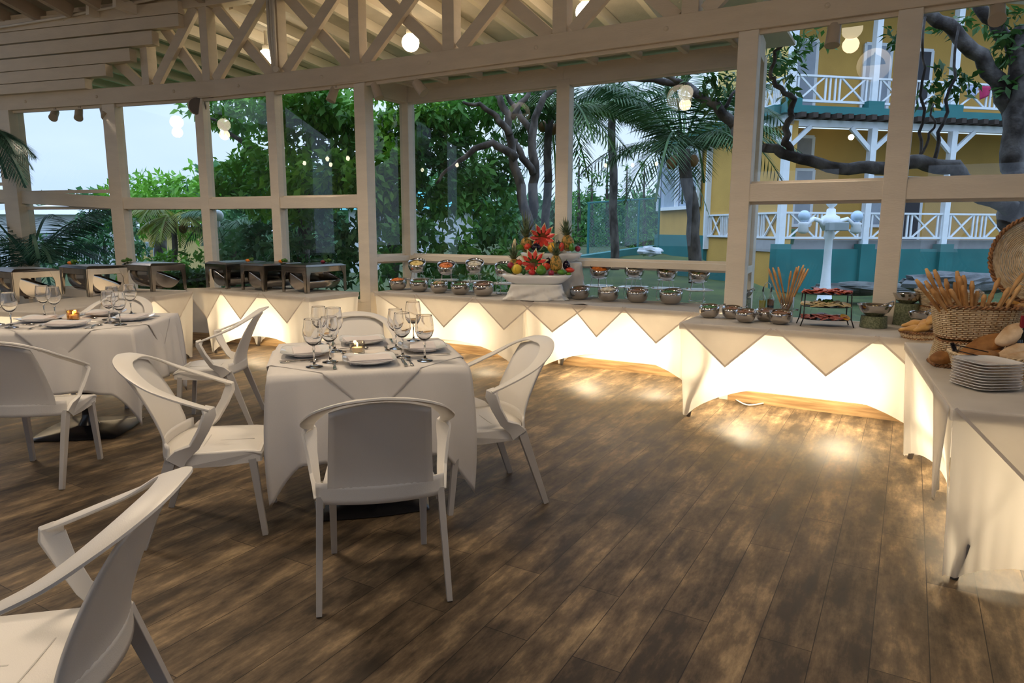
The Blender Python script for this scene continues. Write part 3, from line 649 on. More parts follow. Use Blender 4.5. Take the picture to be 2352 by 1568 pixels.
# backdrop of distant woodland
bgc = [(px, py + nr.randint(-12, 12), 42 + nr.randint(0, 6), 55) for px in range(100, 1560, 42) for py in ((500, 570, 620) if px < 480 or px > 1180 else (450, 520, 590))]
bgc += [(px, 420, 44, 45) for px in range(480, 830, 45)]
tag(quads('distant_woodland', foliage(bgc, .5, 6, spray=6, aspect=.7), gC), 'hazy line of distant green woodland behind all the garden trees', 'woodland', kind='stuff')
# feathery conifers
for i, (px, pt, pb, Y, wh) in enumerate(((1395, 370, 560, 36, 'third from the left'), (1440, 385, 560, 38, 'fourth from the left'), (1480, 375, 560, 37, 'rightmost, nearest the yellow building'), (1360, 400, 560, 35, 'second from the left'), (1330, 360, 560, 36, 'leftmost, by the window post'))):
    cl = []; n_ = 9
    for k in range(n_):
        py = pt + (pb - pt) * k / (n_ - 1); cl.append((px + 7 * math.sin(k * 2.3), py, Y, 7 + 20 * k / n_))
    tree('feathery dark conifer beyond the wire fence, ' + wh, cl, .3, 5, gB, [([(px, 620), (px, pt)], Y, .16, .03)], name='conifer', cat='tree', group='conifers beyond the wire fence', spray=5, aspect=.25)
# palms
def frond(V, base, dirxy, length, lift, droopf, lw, n=26, leaf=.55, hang=.5):
    d = Vector((dirxy[0], dirxy[1], 0)).normalized(); pts = []
    for i in range(n + 1):
        t = i / n; pts.append(base + d * (length * (t - .12 * t * t)) + Vector((0, 0, lift * length * t - droopf * length * t * t)))
    for a, b in zip(pts, pts[1:]):
        w = .02; s = (b - a).cross(Vector((0, 0, 1)));
        if s.length < 1e-6: continue
        s = s.normalized() * w; V.extend([a - s, b - s, b + s, a + s])
    for i in range(2, n):
        t = i / n; p = pts[i]; tg = (pts[i + 1] - pts[i - 1]).normalized(); s = tg.cross(Vector((0, 0, 1))).normalized()
        L_ = leaf * math.sin(math.pi * min(1, t * .9 + .12)) ** .6
        for sg in (-1, 1):
            for _ in range(2):
                q = (s * sg * 1.0 + tg * .7 + Vector((0, 0, -hang - .25 * rnd.random()))).normalized(); tip = p + q * L_ * (.85 + .3 * rnd.random()); mid = p.lerp(tip, .5) + Vector((0, 0, .05 * L_))
                wv = tg * lw
                V.extend([p - wv, mid - wv * .9, tip, mid + wv * .9])
def palm(label, crown, Y, base, nfr, length, m, r0=.14, r1=.09, group=None, coco=0, tm=None, leaf=.6, seed=1, lift=(.0, .9), lean=None, lw=.022):
    rr = random.Random(seed); c = at(crown[0], crown[1], y=Y); t = thing('palm_tree', label, 'palm tree', (0, 0, 0), 0, group); V = []
    for i in range(nfr):
        a = i * 2.399 + rr.random() * .4; l_ = lift[0] + (lift[1] - lift[0]) * rr.random()
        frond(V, c, (math.cos(a), math.sin(a)), length * (.8 + .3 * rr.random()), l_, .55 + .5 * rr.random(), lw, leaf=leaf)
    quads('fronds', [tuple(v) for v in V], m, t)
    if base:
        tb = MB(); limb(tb, [base, ((base[0] + crown[0]) / 2 + (lean or 0), (base[1] + crown[1]) / 2), crown], Y, r0, r1, 10); tb.build('trunk', tm or bark, t, smooth=True)
    for k in range(coco):
        a = k * 1.1; MB().ell((c.x + .2 * math.cos(a), c.y + .2 * math.sin(a), c.z - .18 - .05 * (k % 2)), (.09, .09, .11), 10, 8).build('coconut', coco_m, t, smooth=True)
    return t
coco_m = mat('coconut', (.25, .13, .04), .6)
palm('coconut palm with a leaning ringed trunk beside the yellow building', (1568, 345), 12.5, (1597, 650), 26, 2.3, leafmat('palm_green', (.015, .06, .02), (.07, .16, .05), 1.5), .125, .11, coco=4, seed=5, lean=10, leaf=.66, lw=.018, lift=(.35, 1.5))
palm('tall palm crown behind the centre window post', (1405, 250), 17, (1412, 620), 20, 2.9, leafmat('palm_dusty', (.02, .07, .03), (.08, .18, .07), 1.5), .11, .09, seed=8, leaf=.7)
palm('palm with drooping fronds behind the forked tree trunk', (1262, 265), 13.5, (1250, 640), 16, 2.2, leafmat('palm_mid', (.03, .09, .02), (.12, .22, .06), 1.5), .09, .07, coco=3, seed=12, leaf=.6)
palm('small palm with yellow fronds and orange fruit outside the left window', (400, 500), 15, (402, 650), 11, 1.15, gY, .07, .05, coco=5, seed=3, leaf=.4, lift=(.2, 1.0))
palm('slender palm seen between the left corner post and the next', (535, 510), 15, (533, 660), 12, 1.2, gC, .09, .06, seed=4, leaf=.4)
palm('low fan of dark palm fronds outside the far left window', (70, 610), 9.5, None, 20, 1.35, leafmat('palm_blue', (.015, .08, .055), (.05, .17, .11), 1.5), seed=6, leaf=.42, lift=(.3, 1.5), lw=.01)
palm('palm fronds hanging at the left edge of the far left window', (-45, 300), 9.0, None, 16, .75, leafmat('palm_blue_pale', (.06, .18, .14), (.16, .32, .24), 1.5), seed=9, leaf=.4, lift=(.0, .6), lw=.008)
# round white lamp beyond the corner window
q = at(500, 495, y=14.5); t = thing('globe_lamp', 'white globe lamp on a pale pole outside the left corner', 'lamp post', (q.x, q.y, GZ))
MB().ell((0, 0, q.z - GZ), (.12, .12, .12), 12, 8).build('globe', wtrim, t, smooth=True); MB().tube([(0, 0, 0), (0, 0, q.z - GZ)], .045, 8).build('pole', wtrim, t)
# the big tree close to the right hand windows
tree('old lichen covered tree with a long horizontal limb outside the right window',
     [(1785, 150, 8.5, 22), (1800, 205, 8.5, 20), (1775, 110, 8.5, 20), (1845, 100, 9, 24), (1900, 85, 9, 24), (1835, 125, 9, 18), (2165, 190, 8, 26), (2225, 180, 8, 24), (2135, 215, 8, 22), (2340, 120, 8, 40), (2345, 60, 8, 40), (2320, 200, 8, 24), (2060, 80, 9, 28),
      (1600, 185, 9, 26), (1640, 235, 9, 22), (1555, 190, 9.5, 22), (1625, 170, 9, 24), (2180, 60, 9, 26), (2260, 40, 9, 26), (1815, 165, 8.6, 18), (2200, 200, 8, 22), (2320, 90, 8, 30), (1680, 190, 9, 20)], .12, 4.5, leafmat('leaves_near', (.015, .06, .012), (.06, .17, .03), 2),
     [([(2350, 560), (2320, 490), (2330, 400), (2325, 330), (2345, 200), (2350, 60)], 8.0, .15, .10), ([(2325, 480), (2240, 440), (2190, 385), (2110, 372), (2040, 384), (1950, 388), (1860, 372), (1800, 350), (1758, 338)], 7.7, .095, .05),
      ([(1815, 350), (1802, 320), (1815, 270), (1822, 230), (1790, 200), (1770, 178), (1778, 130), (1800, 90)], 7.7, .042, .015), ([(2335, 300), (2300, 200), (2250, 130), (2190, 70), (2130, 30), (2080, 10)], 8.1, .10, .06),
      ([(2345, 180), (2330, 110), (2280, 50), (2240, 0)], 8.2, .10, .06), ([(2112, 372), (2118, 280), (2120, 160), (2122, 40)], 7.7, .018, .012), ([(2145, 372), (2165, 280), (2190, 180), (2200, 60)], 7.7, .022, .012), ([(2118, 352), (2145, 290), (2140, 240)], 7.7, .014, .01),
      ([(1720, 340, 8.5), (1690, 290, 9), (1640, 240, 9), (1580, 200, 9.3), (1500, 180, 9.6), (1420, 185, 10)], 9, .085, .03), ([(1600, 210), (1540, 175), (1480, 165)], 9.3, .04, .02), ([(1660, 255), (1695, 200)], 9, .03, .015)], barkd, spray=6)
# ------------------------------------------------------------------ chairs
plastic = mat('white_plastic', (.80, .77, .72), .38, var=.02, scale=3, bump=.08, bscale=300)
legmat = mat('painted_leg', (.46, .44, .42), .4, var=.04)
def interp(ctrl, n):
    """Catmull-Rom through control points"""
    C = [Vector(c) for c in ctrl]; C = [C[0] * 2 - C[1]] + C + [C[-1] * 2 - C[-2]]; out = []; m_ = len(C) - 3
    for i in range(m_):
        for k in range(n):
            t = k / n; a, b, c, d = C[i:i + 4]
            out.append(.5 * ((2 * b) + (c - a) * t + (2 * a - 5 * b + 4 * c - d) * t * t + (3 * b - a - 3 * c + d) * t ** 3))
    out.append(C[-2]); return out
def make_chair(label):
    t = thing('dining_chair', label, 'chair', (0, 0, 0), 0, 'white dining armchairs')
    # hoop: from the front of one arm round the back to the other
    half = [(.278, .055, .655), (.280, .0, .676), (.276, -.09, .712), (.256, -.19, .757), (.204, -.278, .812), (.115, -.335, .850), (0, -.35, .860)]
    ctrl = half + [(-x, y, z) for x, y, z in half[-2::-1]]
    path = interp(ctrl, 5); n = len(path)
    def rsec(i):
        s_ = abs(2 * i / (n - 1) - 1); w = .021 + .023 * (1 - s_) ; h = .0068
        return [(-w, -h * .5), (-w * .8, -h), (w * .8, -h), (w, -h * .3), (w, h * .4), (w * .75, h), (-w * .75, h), (-w, h * .5)]
    hm = MB(); hm.sweep(path, rsec, ups=[(0, .28 * max(0, 1 - abs(p.x) * 3.5), 1) for p in path]); hm.build('hoop', plastic, t, smooth=False, auto=True)
    # arm supports leaning back down to the seat
    for s_ in (-1, 1):
        pts = [Vector((s_ * .277, .030, .664)), Vector((s_ * .280, .052, .650)), Vector((s_ * .279, .052, .63)), Vector((s_ * .272, .022, .56)), Vector((s_ * .260, -.025, .48)), Vector((s_ * .251, -.085, .44)), Vector((s_ * .247, -.115, .400))]
        ws = [.014, .032, .034, .026, .024, .036, .044]
        us_ = [(-s_ * .75, .65, .2), (-s_ * .72, .68, .2), (-s_ * .68, .72, .25), (-s_ * .5, .85, .3), (-s_ * .25, 1, .35), (0, 1, .35), (0, 1, .35)]
        sm = MB(); sm.sweep(pts, lambda i: [(-.009, -ws[i]), (.009, -ws[i]), (.009, ws[i]), (-.009, ws[i])], ups=us_); sm.build('arm_support', plastic, t, auto=True, bevel=.003)
    # back shell
    def back(a, b):
        v = b; z = .45 + v * .392; hw = .206 - .02 * v; x = (a * 2 - 1) * hw
        yc = -.203 - .150 * max(0, v - .10) ** 1.3; bow = .042 - .018 * v
        return (x, yc + bow * (x / .2) ** 2, z - .040 * v ** 3 * (x / .2) ** 2)
    MB().grid(back, 14, 14).build('backrest', plastic, t, smooth=True, solid=.010)
    def band(a, b):
        x = (a * 2 - 1) * .250; return (x, -.205 + .042 * (x / .2) ** 2 + .003 * b, .408 + b * .078 - .008 * (x / .25) ** 2 * (1 - b))
    MB().grid(band, 20, 4).build('lower_band', plastic, t, smooth=True, solid=.012)
    def seat(a, b):
        hw = .238 - .022 * b; x = (a * 2 - 1) * hw; y = -.20 + .052 * (x / .2) ** 2 * max(0, 1 - b * 2.5) + b * .46
        z = .436 - .012 * math.cos(x / hw * 1.4) - (.018 * max(0, (b - .85) / .15) ** 2) - .006 * b
        return (x, y, z)
    MB().grid(seat, 12, 12).build('seat', plastic, t, smooth=True, solid=.012)
    ap = MB()
    for s_ in (-1, 1):
        ap.add([(s_ * .238, -.12, .435), (s_ * .216, .255, .425), (s_ * .212, .250, .375), (s_ * .215, .08, .362), (s_ * .236, -.12, .37)] + [(s_ * .226, -.12, .435), (s_ * .204, .25, .425), (s_ * .20, .245, .375), (s_ * .203, .08, .362), (s_ * .224, -.12, .37)],
               [(0, 1, 2, 3, 4), (9, 8, 7, 6, 5), (0, 5, 6, 1), (1, 6, 7, 2), (2, 7, 8, 3), (3, 8, 9, 4), (4, 9, 5, 0)])
    ap.box((0, .25, .40), (.42, .012, .05)); ap.build('apron', plastic, t)
    for s_ in (-1, 1):
        MB().beam((s_ * .238, -.130, .425), (s_ * .252, -.275, 0), .028, .048, .022, .030, up=(0, 1, .3)).build('leg', legmat, t, bevel=.002)
        MB().beam((s_ * .200, .215, .39), (s_ * .205, .255, 0), .034, .034, .026, .026, up=(0, 1, .1)).build('leg', legmat, t, bevel=.002)
    sl = MB(); sl.box((0, -.02, .4285), (.20, .004, .004)); sl.box((0, .12, .4255), (.005, .16, .004)); sl.build('seat_grooves', mat('groove', (.62, .60, .56), .6), t)
    return t
def chair_pose(mid_rear, facing_deg): # where the middle of the rear feet is and which way the chair faces
    a = math.radians(facing_deg); d = Vector((math.cos(a), math.sin(a), 0)); o_ = Vector((mid_rear[0], mid_rear[1], 0)) + d * .275
    return o_, a - math.pi / 2
chairs = [
 ((-.49, 2.47), 103.4, 'white plastic armchair with its back to the camera at the nearest table'),
 ((.09, 3.755), 203, 'white plastic armchair on the right side of the nearest table'),
 ((-1.755, 3.20), 13, 'white plastic armchair pulled up to the left side of the nearest table'),
 ((-1.11, 4.82), 283, 'white plastic armchair on the far side of the nearest table, facing the camera'),
 ((-2.80, 3.66), 95, 'white plastic armchair with its back to the camera at the far left table'),
 ((-1.98, 5.17), 190, 'slim side view of a white armchair at the right of the far left table'),
 ((-3.42, 5.95), 276, 'white armchair mostly hidden behind the far left table'),
 ((-.90, 1.545), 189, 'large white armchair cropped by the lower left corner of the picture'),
]
ch0 = None
for mr, fa_, lab in chairs:
    o_, rz = chair_pose(mr, fa_)
    if ch0 is None: ch0 = make_chair(lab); ch0.location = o_; ch0.rotation_euler = (0, 0, rz)
    else: dup(ch0, o_, rz, lab)

# ------------------------------------------------------------------ dining tables
linen = mat('linen', (.84, .81, .78), .85, var=.03, scale=4, bump=.15, bscale=500, trans=.18)
blackm = mat('black_metal', (.012, .012, .014), .25)
DZ = .027
def dining_table(c, rz, label, clabel, tlabel, side=.95):
    t = thing('dining_table', label, 'table', (c[0], c[1], 0), rz, 'black pedestal dining tables')
    h = side / 2 - .02
    MB().box((0, 0, .735 + DZ), (2 * h, 2 * h, .03)).build('tabletop', mat('table_board', (.3, .25, .2), .5), t, bevel=.004)
    MB().lathe([(.04, .02), (.04, .70 + DZ), (.10, .715 + DZ), (.10, .72 + DZ)], (0, -.12, 0), seg=20).build('column', blackm, t, smooth=False, auto=True)
    def sq(x, y, z, a, i):
        k = 1 / max(abs(math.cos(a)) ** 1, abs(math.sin(a)) ** 1, .001); k = 1 + (k - 1) * .72
        return x * k, y * k, z
    MB().lathe([(.29, 0), (.305, .006), (.29, .015), (.14, .026), (.07, .045), (.045, .09), (.04, .12)], (0, -.12, 0), seg=48, fn=lambda x, y, z, a, i: sq(x, y, z, a, i) if i < 4 else (x, y, z)).build('base', blackm, t, auto=True)
    # cloth: flat top with sides that hang in folds and long corner points
    S = side / 2; n = 56; drop0, dropc = .43, .66
    def cl(a, b):
        # polar-ish square parametrisation: b from centre to hem
        ang = a * 4; k = int(ang) % 4; f = ang - int(ang)
        cs = [(S, -S), (S, S), (-S, S), (-S, -S), (S, -S)]
        x = cs[k][0] + (cs[k + 1][0] - cs[k][0]) * f; y = cs[k][1] + (cs[k + 1][1] - cs[k][1]) * f
        if b <= .4:
            q = b / .4; return (x * q * .985, y * q * .985, .7565)
        q = (b - .4) / .6; fc = min(f, 1 - f) * side      # distance from a corner
        near = max(0, 1 - fc / .13); drop = drop0 + (dropc - drop0) * near ** 1.1 + .012 * math.sin(a * 40)
        ox, oy = [(1, 0), (0, 1), (-1, 0), (0, -1)][k]
        cx_, cy_ = (1 if x > 0 else -1), (1 if y > 0 else -1)
        flare = (.020 + .035 * q) + .012 * math.sin(f * 17 + k * 2) * q + .008 * math.sin(f * 31 + k) * q
        # near a corner cloth swings outwards along the diagonal, in a soft fold
        dx = ox * flare * (1 - near) + cx_ * near * (.012 + .085 * q - .07 * q * q); dy = oy * flare * (1 - near) + cy_ * near * (.012 + .085 * q - .07 * q * q)
        fold = .035 * math.sin(min(1, fc / .13) * math.pi) * q
        dx -= ox * fold; dy -= oy * fold
        zz = .7565 - drop * q if q > .06 else .7565 - .004 * (q / .06) - (drop * .06 - .004) * (q / .06) ** 2
        s_ = .985 + .015 * min(1, q / .06)
        return (x * s_ + dx, y * s_ + dy, zz)
    g = MB(); g.grid(cl, 4 * n, 34); o = g.build('tablecloth', linen, None, smooth=True, loc=(c[0], c[1], DZ), rot=(0, 0, rz), solid=.003)
    tag(o, clabel, 'tablecloth')
    # overlay laid cornerwise: its corners hang over the middle of each side
    D = .56 * side / .98 + .08; sh = .0
    ov = MB()
    def over(a, b):
        # rotated square, |x|+|y|<=R, bent down over the table edge
        u, v = a * 2 - 1, b * 2 - 1; R_ = .72; x = (u - v) * R_ / 2 * 1.0; y = (u + v) * R_ / 2
        z = .7605; e = S + .010
        if x > e: z -= (x - e); x = e + .02 + .02 * (x - e)
        elif x < -e: z -= (-e - x); x = -e - .02 - .02 * (-e - x)
        if y > e: z -= (y - e); y = e + .02 + .02 * (y - e)
        elif y < -e: z -= (-e - y); y = -e - .02 - .02 * (-e - y)
        return (x, y, z)
    ov.grid(over, 70, 70); o2 = ov.build('table_overlay', linen, None, smooth=True, loc=(c[0], c[1], DZ), rot=(0, 0, rz), solid=.002)
    tag(o2, tlabel, 'tablecloth'); return t
TC, TR1 = (-.81, 3.725), math.radians(15.5)
TL, TR2 = (-3.13, 4.98), math.radians(9)
dining_table(TC, TR1, 'square black pedestal table nearest the camera under white linen', 'white linen cloth with long hanging corners on the nearest table', 'square white overlay laid cornerwise on the nearest table')
dining_table(TL, TR2, 'square black pedestal table at the far left under white linen', 'white linen cloth hanging from the far left table', 'square white overlay laid cornerwise on the far left table')

# ------------------------------------------------------------------ place settings
china = mat('white_china', (.82, .83, .84), .12, var=.01, coat=.6)
napm = mat('napkin', (.72, .67, .66), .9, var=.03, bump=.2, bscale=400)
silver = mat('cutlery_steel', (.55, .53, .50), .16, 1.0, var=.03)
glassm = thin_glass('clear_glass', (.97, .98, .98), .10, edge=.4)
wineg = mat('wine_glass', (1, 1, 1), .0, var=0); wineg.node_tree.nodes['Principled BSDF'].inputs['Transmission Weight'].default_value = 1; wineg.node_tree.nodes['Principled BSDF'].inputs['IOR'].default_value = 1.45
def make_plate(label, r=.135, group='square white plates'):
    def fn(x, y, z, a, i):
        k = (abs(math.cos(a)) ** 4.5 + abs(math.sin(a)) ** 4.5) ** (-1 / 4.5); c4 = abs(math.sin(2 * a)) ** 3
        return x * k * 1.0, y * k * 1.0, z + (.010 * c4 if i in (2, 3, 4, 5) else 0)
    o = MB().lathe([(.05, 0), (.07, .002), (.115, .016), (.133, .024), (.135, .027), (.131, .026), (.10, .014), (.07, .007), (.0001, .006)], seg=48, fn=fn).build('plate', china, None, smooth=True)
    return tag(o, label, 'plate', group)
def make_napkin(label):
    def f(a, b):
        th = 2 * math.pi * b; hx, hz = .068, .011
        cx_ = math.copysign(abs(math.cos(th)) ** .45, math.cos(th)) * hx; cz_ = math.copysign(abs(math.sin(th)) ** .6, math.sin(th)) * hz
        e = .104 * (a * 2 - 1); sag = -.004 * (abs(a * 2 - 1)) ** 2
        return (e, cx_ * (1 - .1 * abs(a * 2 - 1)), .012 + cz_ + sag)
    m_ = MB(); m_.grid(f, 12, 24); k = 25
    m_.f.append(tuple(j * 13 for j in range(24))); m_.f.append(tuple(j * 13 + 12 for j in range(24)))
    for z in (.005, .012, .019): m_.box((0, .001, z), (.214, .140, .004))
    o = m_.build('napkin', napm, None, auto=True); return tag(o, label, 'napkin', 'folded napkins')
def make_glass(label, big=1.0):
    t = thing('wine_glass', label, 'wine glass', group='wine glasses', scale=None)
    b = big
    MB().lathe([(.0001, .0), (.036, .0), (.037, .002), (.020, .006), (.006, .014), (.004, .03), (.004, .072), (.0075, .080), (.004, .088), (.006, .094)], seg=20).build('stem', wineg, t, smooth=True)
    MB().lathe([(.006, .092), (.018, .098), (.034, .115), (.0435, .142), (.0425, .167), (.038, .196), (.0359, .208), (.0355, .2115), (.0351, .2125), (.0347, .2115), (.0350, .208), (.0370, .195), (.0413, .167), (.0423, .142), (.0328, .118), (.017, .102), (.0001, .0975)], seg=28).build('bowl', wineg, t, smooth=True)
    return t
def make_fork(label):
    m_ = MB(); m_.sweep([(0, -.095, .003), (0, -.06, .006), (0, 0, .007), (0, .04, .004), (0, .055, .006)], lambda i: [(-[.009, .0075, .003, .004, .011][i], 0), ([.009, .0075, .003, .004, .011][i], 0), ([.009, .0075, .003, .004, .011][i], .002), (-[.009, .0075, .003, .004, .011][i], .002)])
    for k in range(4): m_.beam((-.0093 + .0062 * k, .054, .007), (-.0093 + .0062 * k, .10, .012), .0028, .0018)
    return tag(m_.build('fork', silver, None), label, 'fork', 'forks')
def make_spoon(label):
    m_ = MB(); m_.sweep([(0, -.095, .003), (0, -.06, .006), (0, 0, .007), (0, .045, .004)], lambda i: [(-[.009, .0075, .003, .004][i], 0), ([.009, .0075, .003, .004][i], 0), ([.009, .0075, .003, .004][i], .002), (-[.009, .0075, .003, .004][i], .002)])
    m_.lathe([(.0001, -.006), (.6, -.005), (.9, -.002), (1, .002), (.92, 0), (.6, -.003), (.0001, -.004)], (0, .068, .008), 14, sx=.017, sy=.026)
    return tag(m_.build('spoon', silver, None, smooth=True), label, 'spoon', 'spoons')
def make_knife(label):
    m_ = MB(); m_.sweep([(0, -.10, .004), (0, -.06, .005), (0, -.01, .005), (0, 0, .004), (0, .07, .004), (.004, .105, .003)], lambda i: [(-[.008, .008, .005, .008, .009, .002][i], 0), ([.008, .008, .005, .008, .009, .002][i], 0), ([.008, .008, .005, .006, .007, .002][i], .003), (-[.008, .008, .005, .006, .007, .002][i], .003)])
    return tag(m_.build('knife', silver, None), label, 'knife', 'knives')
def place(o, p, rz, label=None, fresh=False):
    if fresh: o.location = p; o.rotation_euler = (0, 0, rz); return o
    return dup(o, p, rz, label or o['label'])
protos = {}
def put(kind, maker, p, rz, label):
    if kind not in protos:
        protos[kind] = maker(label); o = protos[kind]; o.location = p; o.rotation_euler = (0, 0, rz); return o
    return dup(protos[kind], p, rz, label)
ZTOP = .7625 + DZ
tabs = [('nearest table', TC, TR1), ('far left table', TL, TR2)]
sidesN = ['nearest the camera', 'on the right', 'on the far side', 'on the left']
def tp(T, R_, x, y): return Vector((T[0] + x * math.cos(R_) - y * math.sin(R_), T[1] + x * math.sin(R_) + y * math.cos(R_), ZTOP))
for nm, T, R_ in tabs:
    for k, (dx, dy) in enumerate(((0, -1), (1, 0), (0, 1), (-1, 0))):
        x, y = dx * .315, dy * .315; rz = R_ + (k * math.pi / 2); w = sidesN[k]
        px_, py_ = -dy, dx   # along the side, counter clockwise
        put('plate', make_plate, tp(T, R_, x, y), rz, 'square white plate %s at the %s' % (w, nm))
        q = tp(T, R_, x, y); q.z += .011; put('napkin', make_napkin, q, rz + rnd.uniform(-.15, .15), 'folded napkin on the plate %s at the %s' % (w, nm))
        for off, kind, mk in ((-.175, 'fork', make_fork), (.17, 'knife', make_knife), (.20, 'spoon', make_spoon)):
            ax, ay = x + px_ * off + dx * .03, y + py_ * off + dy * .03
            put(kind, mk, tp(T, R_, ax, ay), rz, 'steel %s beside the plate %s at the %s' % (kind, w, nm))
        sp_ = tp(T, R_, x * .38 + px_ * .07, y * .38 + py_ * .07); put('spoon', make_spoon, sp_, rz + math.pi / 2, 'steel dessert spoon above the plate %s at the %s' % (w, nm))
# wine glasses stand in two clusters, placed where the photograph shows their feet
gl = [(722, 842, 'nearest table', 'tall wine glass in front at the left of the nearest table', 1.0), (759, 831, 'nearest table', 'wine glass just behind the front left one on the nearest table', .98),
      (735, 792, 'nearest table', 'wine glass at the back left of the left cluster on the nearest table', .95), (769, 806, 'nearest table', 'wine glass behind right in the left cluster on the nearest table', 1.02),
      (925, 820, 'nearest table', 'wine glass at the front left of the right cluster on the nearest table', 1.0), (976, 828, 'nearest table', 'wine glass at the front right of the right cluster on the nearest table', 1.0),
      (950, 782, 'nearest table', 'wine glass at the back right of the right cluster on the nearest table', 1.0), (910, 800, 'nearest table', 'wine glass at the back left of the right cluster on the nearest table', .95),
      (27, 752, 'far left table', 'wine glass closest to the left edge on the far left table', 1.0), (-5, 745, 'far left table', 'wine glass cut by the left edge on the far left table', 1.0), (103, 728, 'far left table', 'left glass of the middle pair on the far left table', 1.0), (128, 732, 'far left table', 'right glass of the middle pair on the far left table', 1.0),
      (253, 741, 'far left table', 'left glass of the right cluster on the far left table', .97), (277, 746, 'far left table', 'front glass of the right cluster on the far left table', .97), (302, 722, 'far left table', 'back glass of the right cluster on the far left table', 1.0), (262, 728, 'far left table', 'glass half hidden in the right cluster on the far left table', .98)]
g0 = None
for px, py, nm, lab, sc in gl:
    q = at(px, py, z=ZTOP + .001)
    if g0 is None: g0 = make_glass(lab); g0.location = q; g0.scale = (sc * 1.13,) * 3
    else: dup(g0, q, px, lab, scale=sc * 1.13)
candm = thin_glass('candle_glass', (.95, .93, .88), .12, edge=.6); candm2 = thin_glass('amber_glass', (.95, .72, .35), .2, edge=.6)
for px, py, lab, m_ in ((821, 812, 'clear ribbed glass candle holder with a lit candle on the nearest table', candm), (169, 734, 'gold flecked glass candle holder with a lit candle on the far left table', candm2)):
    q = at(px, py, z=ZTOP + .001); t = thing('candle_holder', lab, 'candle', q)
    MB().lathe([(.036, 0), (.039, .004), (.041, .066), (.040, .070), (.036, .068), (.034, .012), (.0001, .010)], seg=24, fn=lambda x, y, z, a, i: (x * (1 + .05 * math.cos(a * 8)), y * (1 + .05 * math.cos(a * 8)), z)).build('holder', m_, t, auto=True)
    MB().lathe([(.0001, .011), (.028, .011), (.028, .036), (.0001, .037)], seg=16).build('candle', mat('candle_wax', (.9, .85, .75), .5, trans=.4), t, smooth=False)
    MB().ell((0, 0, .052), (.0045, .0045, .012), 8, 8).build('flame', emit('flame', (1, .62, .22), 22), t, smooth=True)
    lamp('candle_light', 'POINT', (q.x, q.y, q.z + .056), .22, (1, .55, .2), .01)

